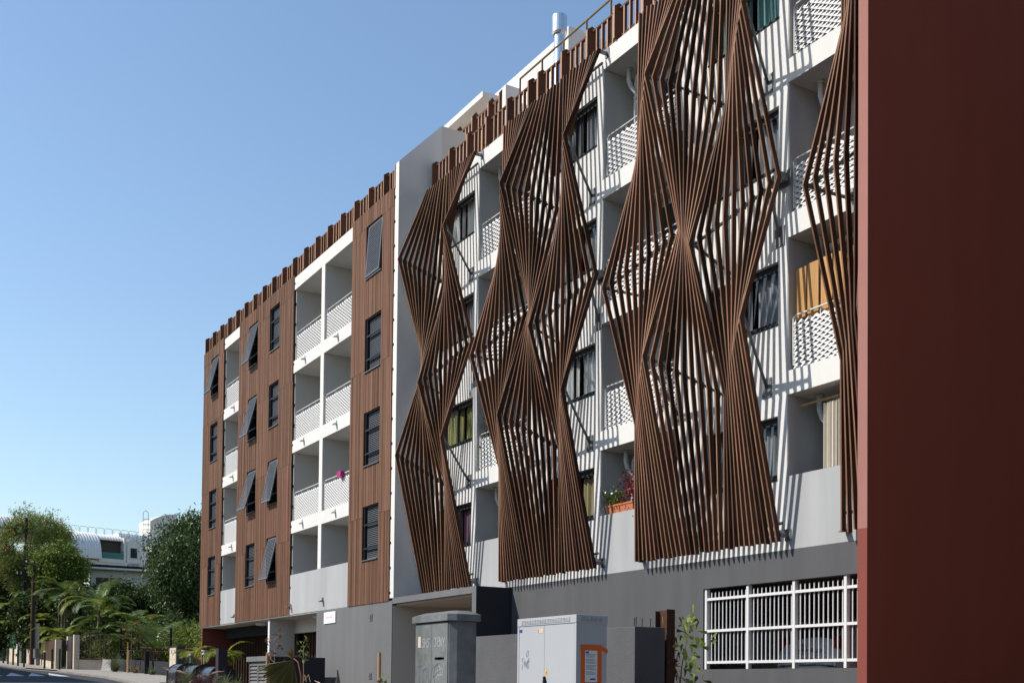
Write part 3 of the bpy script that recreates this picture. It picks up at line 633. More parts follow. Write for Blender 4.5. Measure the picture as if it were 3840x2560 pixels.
for nm, mm, b in (('tape', 'tape', (-.20, .18, 1.70, 1.78)), ('tape', 'tape', (-.19, -.12, 1.16, 1.699)), ('tape', 'tape', (.10, .175, 1.16, 1.699)), ('tape', 'tape', (-.119, .099, 1.16, 1.235))): cp(nm, mm, X, X + .004, *b)
q = MB(); q.prism([(.176, 1.71), (.28, 1.66), (.285, 1.72), (.17, 1.77)], 'x', X, X + .005); q.build('tape', 'tape', c)
pp = cp('paper_notice', 'paper', X, X + .0025, -.119, .099, 1.236, 1.699)
q = MB()
for k in range(17):
    if k in (3, 8, 13): continue
    strokes(q, [[(-.1, 0), (.08 - .05 * ((k * 7) % 3) / 2, 0)]], 0, 1.64 - k * .018, 1, 1, .006, X + .0032, 'x')
q.build('notice_text', 'pgrey', pp); q = MB(); strokes(q, [[(-.1, 0), (-.06, 0)]], 0, 1.67, 1, 1, .03, X + .0032, 'x'); strokes(q, [[(-.02, 0), (.06, 0)]], 0, 1.28, 1, 1, .025, X + .0032, 'x'); q.build('notice_logo', 'pblue', pp)
# old graffitied cabinet
c = thing('street_cabinet', 'weathered zinc street cabinet covered in graffiti, left of the clean cabinet', 'cabinet', (-18.33, -5.15, .55))
q = MB(); q.prism([(-.71, -.25), (.62, -.25), (.71, -.13), (.71, .25), (-.71, .25)], 'z', 0, 2.17); q.build('body', 'sheet2', c, bevel=.008)
q = MB(); base = [(-.77, -.31), (.66, -.31), (.77, -.17), (.77, .31), (-.77, .31)]; top = [(-.6, -.12), (.52, -.12), (.6, -.04), (.6, .15), (-.6, .15)]
q.prism(base, 'z', 2.171, 2.29); k0 = len(q.v); q.v += [(a, b, 2.29) for a, b in base] + [(a, b, 2.36) for a, b in top]; q.f += [(k0 + i, k0 + (i + 1) % 5, k0 + 5 + (i + 1) % 5, k0 + 5 + i) for i in range(5)] + [tuple(k0 + 5 + i for i in range(5))]; q.build('cap', 'sheet2', c, bevel=.008)
for a, b in ((-.69, -.035), (-.03, .6)): cp('door', 'sheet2', a, b, -.266, -.2505, .05, 2.15, bevel=.004)
cp('handle', 'black', .02, .045, -.285, -.2665, .86, .98); cp('number_tag', 'beige', -.57, -.46, -.272, -.2665, 1.72, 1.92)
G = {'T': [[(0, 1), (.9, 1.1)], [(.4, 1.2), (.5, 0)]], 'o': [[(.2, .8), (.6, .95), (.8, .5), (.5, .05), (.15, .2), (.1, .6), (.3, .85)]], 'v': [[(0, .9), (.3, 0), (.45, .1), (.8, 1.1)]], 'e': [[(.15, .5), (.8, .75), (.7, 1.15), (.25, 1.0), (.05, .5), (.3, .05), (.9, .15)]], 's': [[(.8, .9), (.4, 1), (.15, .75), (.6, .5), (.7, .2), (.3, 0), (0, .15)]], 'n': [[(0, 0), (.05, 1), (.55, 0), (.7, 1)]], 'y': [[(0, 1), (.3, .5), (.7, 1)], [(.3, .5), (.2, -.5)]], 'j': [[(.1, 1), (.8, 1)], [(.5, 1), (.45, .1), (.1, .1)]], 'h': [[(0, 0), (.1, 1)], [(.05, .5), (.6, .55)], [(.6, 0), (.65, 1)]], 'i': [[(.3, 0), (.35, .9)]], 'p': [[(.1, -.3), (.2, 1), (.6, .9), (.6, .5), (.2, .4)]]}
def word(txt, ox, oz, sx, sz, wd, m, dx=.85):
    q = MB()
    for i, ch in enumerate(txt):
        if ch in G: strokes(q, G[ch], ox + i * sx * dx, oz, sx, sz, wd, -.2672)
    q.build('graffiti', m, c)
word('Tove', -.62, 1.02, .25, .34, .022, 'pgrey', .9); word('jeny', .07, 1.72, .13, .16, .010, 'pchalk'); word('shs', -.42, 1.72, .12, .16, .010, 'pchalk'); word('iipi', -.5, 1.46, .1, .14, .012, 'bronze'); word('sey', .2, .72, .12, .14, .008, 'pchalk'); word('eo', .2, 1.2, .13, .16, .010, 'pchalk')
q = MB(); strokes(q, [[(0, 0), (.34, .02)], [(.0, .02), (.34, 0)]], .12, 1.5, 1, 1, .05, -.2673); strokes(q, [[(0, .1), (.1, .16), (.25, .12), (.4, -.02)]], -.3, .78, 1, 1, .02, -.2673); q.build('graffiti', 'pgrey', c)
# garden walls and posts in front of the grey wall
c = thing('garden_wall', 'low dark grey rendered wall behind the two cabinets', 'wall', (-18.4, -2.7, .5))
cp('wall', 'conc', -3.1, 2.91, -.3, .35, -.6, 2.12, bevel=.012)
for xx, yy, ln in ((2.75, -.2, .16), (2.83, -.22, .17), (2.84, -.1, .15), (2.88, .05, .15)): q = MB(); q.tube([(xx, yy, 2.1), (xx + .012, yy, 2.12 + ln)], .008, 6); q.build('rebar_stub', 'rust', c)
c = thing('steel_post', 'rusty steel post standing behind the corner of the low wall', 'post', (-15.75, -2.15, .46))
cp('web', 'rust', -.15, .15, -.008, .008, -.3, 2.48); cp('flange', 'rust', -.165, -.151, -.09, .09, -.3, 2.47); cp('flange', 'rust', .151, .165, -.09, .09, -.3, 2.49)
c = thing('timber_stake', 'round timber stake by the entrance portal', 'stake', (-26.07, -3, .77), 'tree stakes'); q = MB(); q.tube([(0, 0, -.3), (-.02, 0, 1.61)], .042, 12); q.build('pole', 'stake', c); q = MB(); q.tube([(-.06, -.05, .9), (.06, -.05, .9), (.16, .0, .92)], .02, 6); q.build('tie', 'bark', c)
c = thing('timber_stake', 'round timber stake in front of the louvred grey housing', 'stake', (-33.85, -3.3, 1.0), 'tree stakes'); q = MB(); q.tube([(0, 0, -.3), (.02, 0, 1.5)], .042, 12); q.build('pole', 'stake', c); q = MB(); q.tube([(-.06, -.05, .9), (.06, -.05, .9), (.1, .0, .92)], .02, 6); q.build('tie', 'bark', c)
c = thing('gate_post', 'short black metal post beside the entrance portal', 'post', (-27.7, -1.6, .8)); cp('post', 'black', -.035, .035, -.035, .035, -.2, .82); cp('lock', 'black', .036, .09, -.03, .03, .6, .8)
# louvred housing
c = thing('ventilation_housing', 'grey masonry housing with two louvred doors and concrete cap', 'housing', (-35.0, -2.7, 1.0))
cp('block', 'mgrey', -.82, 1.1, -.48, 1.2, -.3, 1.26); cp('cap', 'mgrey', -1.08, 1.02, -.56, .6, 1.261, 1.42, bevel=.01); cp('upstand', 'bgrey', 1.021, 1.12, -.5, 1.3, -.3, 1.4)
for a, b in ((-.8, .05), (.07, .92)):
    fr = cp('louvre_door', 'mgrey', a, b, -.535, -.481, .06, .1)
    for bb in ((a, b, 1.13, 1.18), (a, a + .05, .1, 1.13), (b - .05, b, .1, 1.13)): cp('door_frame', 'mgrey', bb[0], bb[1], -.535, -.481, bb[2], bb[3], par=fr)
    for k in range(9): zz = .13 + k * .11; q = MB(); q.prism([(-.535, zz), (-.485, zz + .075), (-.485, zz + .088), (-.54, zz + .012)], 'x', a + .05, b - .05); q.build('louvre', 'mgrey', fr)
# bins with curved lids, steel vent posts, dark pillar
for i, (xx, lb) in enumerate(((-50.6, 'black curved-lid waste container nearest the red end wall'), (-48.0, 'black curved-lid waste container in the middle of three'), (-45.4, 'black curved-lid waste container nearest the louvred housing'))):
    c = thing('waste_container', lb, 'container', (xx, -1.5, gz(xx) - .25), 'curved waste containers')
    q = MB(); prof = [(.55 * math.cos(a), .65 + .5 * math.sin(a)) for a in [math.pi * k / 14 for k in range(15)]] + [(-.55, 0), (.55, 0)]; q.prism([(b, a) for b, a in prof], 'x', -.75, .75); q.build('body', 'bin', c, smooth=False)
    for sx in (-1, 1): q = MB(); q.prism([(1.05 * b, a * 1.02) for b, a in prof], 'x', sx * .76 - .03, sx * .76 + .03); q.build('end_panel', 'bgrey', c)
for xx, lb in ((-51.3, 'steel vent post nearest the red end wall'), (-49.1, 'steel vent post in the middle of three'), (-47.1, 'steel vent post beside the dark pillar')):
    c = thing('vent_post', lb, 'post', (xx, -1.0, gz(xx)), 'steel vent posts'); h = 2.97 - gz(xx)
    q = MB(); q.tube([(0, 0, -.2), (0, 0, h - .02)], .075, 12); q.build('tube', 'galv', c); q = MB(); q.lathe([(.13, h - .2), (.13, h - .15), (.09, h - .13), (.09, h - .06), (.14, h - .05), (.14, h)], 14); q.build('cap', 'pvc', c)
c = thing('gate_pillar', 'plain dark pillar between the palm leaves and waste containers', 'pillar', (-43.5, -1.9, 1.28)); cp('pillar', 'bgrey', -.18, .18, -.18, .18, -.3, 1.62)
# things on the balconies
c = thing('privacy_fence', 'pine plank privacy screen on the balcony by the red wall', 'screen', (-13.7, .17, RS[1] + SH))
for k in range(8): a = -1.25 + k * .31; q = MB(); q.box(a, a + .262, -.012 - .012 * (k % 2), .012 - .012 * (k % 2), .9 if k % 3 else .93, 1.86 + .012 * (k % 3)); q.build('plank', 'plank', c)
cp('batten', 'plank', -1.25, 1.25, .013, .05, 1.7, 1.78); cp('batten', 'plank', -1.25, 1.25, .013, .05, 1.0, 1.08)
c = thing('macrame_curtain', 'cream macrame curtain hanging on a rod in the lowest right balcony', 'curtain', (-14.3, .25, 6.65))
q = MB(); q.tube([(-.6, 0, .05), (1.85, 0, .05)], .022, 8); q.build('rod', 'stake', c)
for a, b in ((-.02, .28), (.32, .6), (.64, .92)): q = curtain(a, b, 0, -1.3, -.02, .025, .07); q.build('panel', 'cream', c, smooth=True)
for k in range(10): a = .0 + k * .1; q = MB(); q.tube([(a + .035 * math.cos(t_), 0, .05 + .035 * math.sin(t_)) for t_ in [2 * math.pi * j / 10 for j in range(11)]], .005, 5, False); q.build('ring', 'bronze', c)
c = thing('string_lamp', 'small pink box hanging on the white balcony railing', 'planter', (-33.75, -1.0, LS[0] + LH + 1.0)); c.name = 'pink_planter'; q = MB(); q.prism([(-.16, .06), (.16, .06), (.13, -.12), (-.13, -.12)], 'y', -.09, .06); q.build('pot', 'pink', c)

# ------------------------------------------------------------------ vegetation
rng = np.random.default_rng(5)
def np_mesh(name, V, F): 
    me = bpy.data.meshes.new(name); me.from_pydata(V.tolist(), [], F.tolist()); me.update(); return me
def leafquads(pos, L, W, droop=.4, axis=None):
    n = len(pos); d = rng.normal(size=(n, 3)); d[:, 2] -= droop * 2
    if axis is not None: d = d * .6 + axis
    d /= np.linalg.norm(d, axis=1)[:, None]; s = np.cross(d, rng.normal(size=(n, 3))); s /= np.linalg.norm(s, axis=1)[:, None]
    l = (L * rng.uniform(.6, 1.25, n))[:, None]; w_ = (W * rng.uniform(.7, 1.2, n))[:, None]
    V = np.stack([pos, pos + d * l * .45 + s * w_ * .5, pos + d * l, pos + d * l * .45 - s * w_ * .5], 1).reshape(-1, 3)
    return V, np.arange(4 * n).reshape(-1, 4)
def crown_pts(rad, ncl, per, cs, shell=.62, flat=0):
    u = rng.normal(size=(ncl, 3)); u /= np.linalg.norm(u, axis=1)[:, None]; r = rng.uniform(shell, 1.0, ncl) ** .8 * (1 + rng.normal(0, .08, ncl)); c = u * r[:, None] * np.array(rad)
    if flat: c = c[c[:, 2] > -flat * rad[2]]
    p = np.repeat(c, per, 0) + rng.normal(0, 1, (len(c) * per, 3)) * cs
    return p, c
def tree(name, label, base, cz, rad, ncl, per, cs, L, W, leaf, trunk_r=.14, droop=.4, cat='tree', group=None, lean=(0, 0), limbs=7, shell=.6, extra=None):
    t = thing(name, label, cat, base, group); c = Vector((lean[0], lean[1], cz))
    p, cl = crown_pts(rad, ncl, per, cs, shell); p = p + np.array(c); V, F = leafquads(p, L, W, droop); link('crown', np_mesh('crown', V, F), leaf, t)
    q = MB(); top = c + Vector((0, 0, -rad[2] * .35)); q.tube([(0, 0, -.3), (top.x * .4, top.y * .4, top.z * .5), tuple(top)], [trunk_r, trunk_r * .8, trunk_r * .55], 8); q.build('trunk', 'bark', t, smooth=True)
    for i in range(limbs):
        e = Vector(cl[(i * 37) % len(cl)]) * .85 + c; m_ = top.lerp(e, .5) + Vector((0, 0, .12 * rad[2])); q = MB(); q.tube([tuple(top), tuple(m_), tuple(e)], [trunk_r * .45, trunk_r * .3, trunk_r * .1], 6); q.build('limb', 'bark', t, smooth=True)
    if extra:
        em, en, es = extra; pe, _ = crown_pts(rad, en, 6, cs * .25, .8); V, F = leafquads(pe + np.array(c), es, es * .5, 0); link('blossom', np_mesh('blossom', V, F), em, t)
    return t
def frond_geo(mb, p0, az, el, ln, curl, lw, nl=34, fold=.35, stem=None, sw=0):
    d = Vector((math.cos(az) * math.cos(el), math.sin(az) * math.cos(el), math.sin(el))); side = Vector((-math.sin(az), math.cos(az), 0)); p = Vector(p0); pts = [p.copy()]; e = el
    stp = ln / nl
    for i in range(nl):
        e -= curl / nl * (.4 + 1.2 * i / nl); d = Vector((math.cos(az) * math.cos(e), math.sin(az) * math.cos(e), math.sin(e))); p = p + d * stp; pts.append(p.copy())
        t_ = (i + 1) / nl
        if t_ < .16: continue
        up = side.cross(d) * -1; up = d.cross(side)
        L_ = lw * (math.sin(math.pi * min(1, (t_ - .1) * .95 + .12)) ** .6) * rnd.uniform(.85, 1.1)
        for sg in (-1, 1):
            dv = (side * sg * .82 + d * .55 - up * -fold * .9 + Vector((0, 0, -.25 - .2 * rnd.random()))).normalized()
            a = p - d * stp * .3; b_ = p + d * stp * .3; m1 = p + dv * L_ * .55 + Vector((0, 0, .02)); tp = p + dv * L_ + Vector((0, 0, -.12 * L_))
            mb._add([tuple(a), tuple(b_), tuple(m1 + d * stp * .3), tuple(tp), tuple(m1 - d * stp * .3)], [(0, 1, 2, 3, 4)])
    if stem is not None: stem.tube([tuple(x) for x in pts[::4]] + [tuple(pts[-1])], [.03 * ln / 3 * (1 - .8 * k / (len(pts[::4]) + 1)) for k in range(len(pts[::4]) + 1)], 5)
def palm(label, base, h, n, ln, lw, leaf, r=.09, stems=1, el0=.5, group='palms in the garden', name='palm_tree', spread=.3, azs=None, curl=1.5):
    t = thing(name, label, 'palm', base, group)
    for s_ in range(stems):
        ox = (rnd.uniform(-spread, spread), rnd.uniform(-spread, spread)) if stems > 1 else (0, 0); hh = h * (1 if s_ == 0 else rnd.uniform(.55, .95))
        q = MB(); q.tube([(ox[0] * .4, ox[1] * .4, -.2), (ox[0] * .8, ox[1] * .8, hh * .6), (ox[0], ox[1], hh)], [r * 1.2, r, r * .8], 8); q.build('stem', 'palmst', t, smooth=True)
        for k in range(n):
            mb = MB(); st_ = MB(); az = (azs[k] if azs else 2 * math.pi * (k + rnd.random() * .6) / n); el = el0 + rnd.uniform(-.35, .55)
            frond_geo(mb, (ox[0], ox[1], hh), az, el, ln * rnd.uniform(.8, 1.1), curl * rnd.uniform(.8, 1.2), lw, stem=st_); o = mb.build('frond', leaf if rnd.random() > .12 else 'lf_palm2', t); st_.build('midrib', 'palmst', o)
    return t
def tuft(label, base, h, n, spread, leaf, plumes=0, group=None, cat='grass', name='grass_tuft', w_=.012):
    t = thing(name, label, cat, base, group); mb = MB()
    def blade(ln, az, lean, w0, tip):
        pts = []; p = Vector((rnd.gauss(0, .05), rnd.gauss(0, .05), 0)); e = math.pi / 2 - lean * .35
        for k in range(5): pts.append(p.copy()); e -= lean / 5 * (1 + k * .25); p = p + Vector((math.cos(az) * math.cos(e), math.sin(az) * math.cos(e), math.sin(e))) * ln / 5
        pts.append(p); return pts
    for i in range(n):
        az = rnd.uniform(0, 6.283); pts = blade(h * rnd.uniform(.55, 1.15), az, rnd.uniform(.2, 1.0) * spread, w_, 0); sd_ = Vector((-math.sin(az), math.cos(az), 0)) * w_
        for k in range(5):
            a, b = pts[k], pts[k + 1]; w0 = 1 - k / 5.5; w1 = 1 - (k + 1) / 5.5
            mb.quad(a - sd_ * w0, a + sd_ * w0, b + sd_ * w1, b - sd_ * w1)
    link('blades', mb.mesh('blades'), leaf, t)
    for i in range(plumes):
        az = rnd.uniform(0, 6.283); pts = blade(h * rnd.uniform(1.05, 1.4), az, rnd.uniform(.6, 1.5), 0, 0); q = MB(); q.tube([tuple(x) for x in pts[:4]], .003, 4); o = q.build('stalk', leaf, t); q = MB(); q.tube([tuple(x) for x in pts[3:]], [.008, .018, .004], 6); q.build('plume', 'lf_plume', o)
    return t
# beds beside the building
GR = 'ornamental grasses in the planting bed'
for (x, y, h, n, lf, pl, lb) in [(-47.5, -2.35, .95, 260, 'lf_purple', 7, 'purple fountain grass next to the far waste container'), (-45.9, -2.6, 1.0, 240, 'lf_grass', 3, 'pale green fountain grass between two purple ones'), (-43.6, -2.75, 1.0, 300, 'lf_purple', 9, 'largest purple fountain grass in front of the dark pillar'),
        (-41.9, -2.75, .85, 220, 'lf_purple', 6, 'purple fountain grass between the dark pillar and housing'), (-40.2, -2.8, .9, 240, 'lf_grass', 2, 'green strappy grass in front of the dark recess'), (-38.4, -2.9, .75, 200, 'lf_grass', 0, 'short green grass left of the louvred housing'),
        (-29.2, -3.0, .95, 160, 'lf_dry', 5, 'dry plumed grass below the name board'), (-31.2, -3.2, .7, 120, 'lf_rust', 3, 'withered brown grass beside the fan palm'), (-12.9, -3.3, 1.0, 60, 'lf_dry', 5, 'dry plumed grass under the grille beside the red wall'), (-14.3, -3.5, 1.0, 60, 'lf_dry', 4, 'dry plumed grass under the middle of the grille'), (-16.1, -2.6, .75, 60, 'lf_dry', 3, 'dry grass at the foot of the fishtail palm'),
        (-73.2, .1, 1.35, 260, 'lf_grass', 4, 'tall green grass clump by the grey wall end'), (-70.0, .6, .55, 160, 'lf_dry', 2, 'low dry grass below the dark garden wall'), (-66.5, .8, .6, 160, 'lf_grass', 2, 'low green grass left of the beige meter cabinet')]:
    tuft(lb, (x, y, gz(x)), h, n, 1.25, lf, pl, GR, w_=.010 if x > -60 else .016)
# folded fan palm in front of the dark doorway
t = thing('fan_palm', 'young fan palm with one drooping half-dry leaf before the dark doorway', 'palm', (-31.7, -3.1, 1.08))
q = MB(); q.tube([(.3, 0, -.2), (.32, 0, .7), (.18, -.05, 1.12), (-.02, -.1, 1.22), (-.1, -.1, 1.18)], [.03, .026, .02, .016, .012], 8); q.build('stem', 'lf_rust', t, smooth=True)
def fan(mb, c0, a0, a1, ln, n, y0):
    for k in range(n):
        a = a0 + (a1 - a0) * k / n; b = a0 + (a1 - a0) * (k + 1) / n; m_ = (a + b) / 2; l = ln * rnd.uniform(.8, 1.1); c0 = Vector(c0)
        f_ = lambda an, r_, dy: tuple(c0 + Vector((math.cos(an) * r_ * .62 + dy * .8, math.cos(an) * r_ * .78 + y0 - dy * .6, math.sin(an) * r_)))
        mb.quad(f_(a, .03, 0), f_(a, l * .75, -.03), f_(m_, l, .01), f_(m_, l * .6, .05)); mb.quad(f_(m_, .03, .0), f_(m_, l * .6, .05), f_(m_, l, .01), f_(b, l * .75, -.03))
mb = MB(); fan(mb, (-.1, -.1, 1.18), R(188), R(282), 1.2, 26, 0); mb.build('leaf', 'lf_fan', t); mb = MB(); fan(mb, (-.1, -.1, 1.18), R(95), R(150), .4, 7, .02); mb.build('leaf', 'lf_dry', t)
for k, (dx, an) in enumerate(((.75, 250), (1.05, 275))):
    q = MB(); q.tube([(.35, 0, 0), (.5, 0, .55), (dx, -.05, .75), (dx + .15, -.05, .55)], .012, 6); o = q.build('stem', 'lf_dry', t); mb = MB(); fan(mb, (dx + .15, -.05, .55), R(an), R(an + 35), .55, 8, 0); mb.build('leaf', 'lf_rust', t)
def sapling(label, base, h, nl, L, W, leaf, spread=.35, name='sapling', lvl=.3):
    t = thing(name, label, 'sapling', base, 'young planted saplings'); q = MB(); q.tube([(0, 0, -.1), (.02, .01, h * .5), (0, 0, h)], [.016, .012, .006], 6); q.build('stem', 'twig', t); ps = []
    for k in range(9):
        z = h * (lvl + (1 - lvl) * k / 8); az = k * 2.4; l = spread * (1.1 - .5 * k / 8); e = (math.cos(az) * l, math.sin(az) * l, z + .12); q = MB(); q.tube([(0, 0, z - .05), e], .005, 4); q.build('twig', 'twig', t)
        for j in range(nl): f_ = rnd.uniform(.5, 1.05); ps.append((e[0] * f_ + rnd.gauss(0, .04), e[1] * f_ + rnd.gauss(0, .04), z + .12 * f_ + rnd.gauss(0, .04)))
    V, F = leafquads(np.array(ps), L, W, .1); link('leaves', np_mesh('leaves', V, F), leaf, t)
sapling('rust-leaved sapling tied to the stake by the housing', (-33.5, -3.2, 1.0), 1.95, 14, .16, .045, 'lf_rust', .42)
sapling('bare sapling with few green leaves on the stake by the portal', (-25.9, -2.95, .77), .9, 3, .14, .09, 'lf_green', .15)
sapling('thin leafy sapling beside the dark doorway', (-32.6, -2.6, .98), 1.85, 5, .13, .05, 'lf_green', .2, lvl=.65)
# fishtail palm beside the grille
t = thing('fishtail_palm', 'small fishtail palm between the rusty post and the grille', 'palm', (-15.55, -2.0, .40))
q = MB(); q.tube([(0, 0, 0), (.02, 0, 1.1), (.12, -.02, 1.6), (.3, -.05, 2.08)], [.02, .014, .01, .005], 6); q.build('stem', 'lf_green', t); mb = MB()
for k in range(8):
    f_ = k / 7; b0 = Vector((.02 + .28 * f_, -.03, 1.15 + .93 * f_))
    for sg in (-1, 1):
        l = .6 * (1 - .5 * abs(f_ - .4)) * rnd.uniform(.8, 1.15); dv = Vector((sg * (.95 - .45 * f_), rnd.uniform(-.5, .5), .35 + .45 * f_)).normalized()
        for j in range(1, 4):
            c0 = b0 + dv * l * j / 3.2
            for s2 in (-1, 1):
                sv = Vector((dv.z * s2, .25 * s2, -dv.x * s2)) * .6 + dv * .8; sv = sv + Vector((rnd.gauss(0, .25), rnd.gauss(0, .4), rnd.gauss(0, .25))); sv.normalize(); e = c0 + sv * rnd.uniform(.12, .2); pw = Vector((-sv.z, rnd.gauss(0, .3), sv.x)) * rnd.uniform(.03, .055)
                mb._add([tuple(c0), tuple(e - pw), tuple(e + sv * .03), tuple(e + pw)], [(0, 1, 2, 3)])
mb.build('leaves', 'lf_green', t); ps = rng.normal(0, 1, (170, 3)) * np.array([.09, .08, .42]) + np.array([-.22, -.02, 1.45]); V, F = leafquads(ps, .2, .03, .6); link('dry_leaves', np_mesh('dry_leaves', V, F), 'lf_rust', t)
# palms beside the red wall and at the portal
palm('low palm arching in front of the deep red wall', (-51.6, -.6, gz(-51.6)), .9, 6, 1.7, .42, 'lf_palm2', .05, group='small palms in the bed', el0=.9, curl=2.2); palm('small palm leaning over the dark pillar', (-46.2, -1.0, gz(-46)), 1.15, 6, 1.5, .42, 'lf_palm2', .05, group='small palms in the bed', el0=.8, curl=2.2)
palm('palm leaves showing behind the graffitied cabinet', (-24.2, -1.7, .7), 1.1, 4, 1.1, .2, 'lf_palm2', .04, group='small palms in the bed', el0=1.25, curl=.5)
# window boxes
for xx, lb, lf in ((-20.35, 'terracotta window box with white flowers on the grey parapet', 'lf_green'), (-19.85, 'terracotta window box with dark red leaves on the grey parapet', 'lf_red')):
    c = thing('window_box', lb, 'planter', (xx, .08, 5.412), 'terracotta window boxes'); q = MB(); q.prism([(-.06, 0), (.06, 0), (.085, .17), (-.085, .17)], 'x', -.235, .235); q.build('box', 'terra', c, bevel=.008); q = MB(); q.box(-.245, .245, -.095, .095, .15, .185); q.build('rim', 'terra', c)
    ps = rng.normal(0, 1, (260, 3)) * np.array([.17, .07, .12 if lf == 'lf_green' else .22]) + np.array([-.08 if lf == 'lf_green' else .08, 0, .3 if lf == 'lf_green' else .45]); V, F = leafquads(ps, .09, .05, -.1); link('foliage', np_mesh('foliage', V, F), lf, c)
    if lf == 'lf_green': V, F = leafquads(ps[:14] + np.array([0, 0, .08]), .06, .06, 0); link('flowers', np_mesh('flowers', V, F), 'fl_white', c)
c = thing('balcony_plant', 'trailing green plant on the balcony behind the slats', 'plant', (-26.3, .3, RS[1] + SH)); q = MB(); q.lathe([(.1, 0), (.14, .25), (.15, .27)], 12); q.build('pot', 'terra', c); ps = rng.normal(0, 1, (420, 3)) * np.array([.16, .12, .45]) + np.array([0, 0, 1.0]); V, F = leafquads(ps, .1, .05, .3); link('foliage', np_mesh('foliage', V, F), 'lf_dark', c); q = MB(); q.tube([(0, 0, .1), (0, 0, 1.5)], .012, 5); q.build('stem', 'bark', c)
c = thing('roof_palm', 'palm tips showing above the roof parapet beside the stair wall', 'palm', (-31.2, .6, 16.0), None)
for k in range(7): mb = MB(); frond_geo(mb, (0, 0, .55), k * .9, 1.0, .75, 1.0, .14, nl=14); mb.build('frond', 'lf_palm', c)
q = MB(); q.tube([(0, 0, 0), (0, 0, .55)], .05, 8); q.build('stem', 'palmst', c)
# ------------------------------------------------------------------ street furniture and neighbours on the left
BD = 'dark green street bollards'
for (x, y, z, h, nm) in [(-99.2, -3.34, 2.93, 1.22, 'farthest dark green bollard on the left'), (-94.8, -3.51, 2.8, 1.22, 'second farthest dark green bollard on the left'), (-91.5, -3.55, 2.7, 1.22, 'third farthest dark green bollard on the left'), (-87.9, -3.66, 2.59, 1.22, 'fourth farthest dark green bollard on the left'), (-84.0, -3.76, 2.48, 1.22, 'dark green bollard in front of the grey meter box'), (-79.8, -3.05, 2.35, 1.18, 'dark green bollard with a white ball top'), (-79.4, -2.65, 2.34, 1.34, 'dark green bollard in front of the brown gate'), (-77.5, -2.48, 2.28, 1.36, 'nearest dark green bollard, right of the tan gate pier')]:
    c = thing('bollard', nm, 'bollard', (x, y, z), BD); q = MB(); q.lathe([(.065, -.1), (.065, h - .17), (.075, h - .165), (.075, h - .14), (.05, h - .13)], 14); q.build('shaft', 'bollard', c, smooth=False); q = MB(); q.lathe([(.04, h - .131), (.075, h - .09), (.08, h - .05), (.05, h - .01), (.01, h)], 12); q.build('cap', 'wmetal' if 'white ball' in nm else 'bollard', c, smooth=True)
def wallseg(c, name, m, p, q_, z0, z1, th=.18, par=None):
    mb = MB(); p = Vector((p[0], p[1], 0)) ; q2 = Vector((q_[0], q_[1], 0)); d = (q2 - p).normalized(); n_ = Vector((-d.y, d.x, 0)) * th * .5
    zs = [(z0 + gz(p.x), z1 + gz(p.x)), (z0 + gz(q2.x), z1 + gz(q2.x))]
    vs = [(*(p + n_)[:2], zs[0][0]), (*(p - n_)[:2], zs[0][0]), (*(q2 - n_)[:2], zs[1][0]), (*(q2 + n_)[:2], zs[1][0]), (*(p + n_)[:2], zs[0][1]), (*(p - n_)[:2], zs[0][1]), (*(q2 - n_)[:2], zs[1][1]), (*(q2 + n_)[:2], zs[1][1])]
    mb._add(vs, [(0, 3, 2, 1), (4, 5, 6, 7), (0, 1, 5, 4), (1, 2, 6, 5), (2, 3, 7, 6), (3, 0, 4, 7)]); return mb.build(name, m, par or c)
# white wall with green screens
c = thing('boundary_wall', 'stained white wall with green screen panels along the pavement', 'wall')
wallseg(c, 'low_wall', 'tan', (-94.5, -1.35), (-118, -1.9), -.2, 1.15)
for a, b in (((-95, -1.36), (-101.5, -1.5)), ((-102.4, -1.52), (-111, -1.72))): wallseg(c, 'screen_panel', 'greenm', a, b, 1.18, 2.5, .03)
for xx, h in ((-94.2, 3.2), (-102, 2.6), (-111.6, 2.6), (-113.4, 2.7)): wallseg(c, 'pier', 'far', (xx + .15, -1.75 - (xx + 100) * -.022), (xx - .25, -1.75 - (xx + 100) * -.022), -.2, h, .45)
c = thing('brown_gate', 'brown sliding gate in the tan wall', 'gate')
for k in range(24): f_ = k / 24; x0 = -92.8 + 12.2 * f_; wallseg(c, 'board', 'brownm', (x0, -1.42 - .9 * f_), (x0 + .46, -1.42 - .9 * (f_ + .038)), .45, 2.0 - .25 * (1 - abs(2 * f_ - 1)), .05)
c = thing('tan_wall', 'tan wall with gate piers and a metal-framed mesh panel', 'wall')
wallseg(c, 'low_wall', 'tan', (-93.0, -1.36), (-80.3, -2.36), -.2, .44, .2)
for (xx, y, h, w_) in ((-80.0, -2.2, 1.94, .36), (-80.0, -1.5, 2.17, .28), (-78.6, -1.3, 2.28, .34)): wallseg(c, 'gate_pier', 'tan', (xx + .2, y), (xx - .2, y), -.2, h, w_)
wallseg(c, 'low_wall', 'tan', (-78.4, -1.1), (-77.7, .2), -.2, .66, .2); wallseg(c, 'low_wall', 'lgrey', (-77.69, .2), (-76.3, .55), -.2, .72, .22)
wallseg(c, 'door_leaf', 'brownm', (-79.8, -1.34), (-79.0, -1.4), .02, 2.1, .05); q = MB(); q.box(-80.0, -79.7, -1.7, -1.63, 3.55, 4.25); q.build('letter_box', 'galv', c)
fr = wallseg(c, 'mesh_frame', 'brownm', (-78.3, -1.05), (-77.2, .5), 2.3, 2.36, .04); wallseg(c, 'mesh_frame', 'brownm', (-78.3, -1.05), (-77.2, .5), .7, .76, .04)
for k in range(7): f_ = k / 6; p = (-78.3 + 1.1 * f_, -1.05 + 1.55 * f_); wallseg(c, 'mesh_post', 'brownm', p, (p[0] + .03, p[1] + .03), .76, 2.3, .03, fr)
mb = MB()
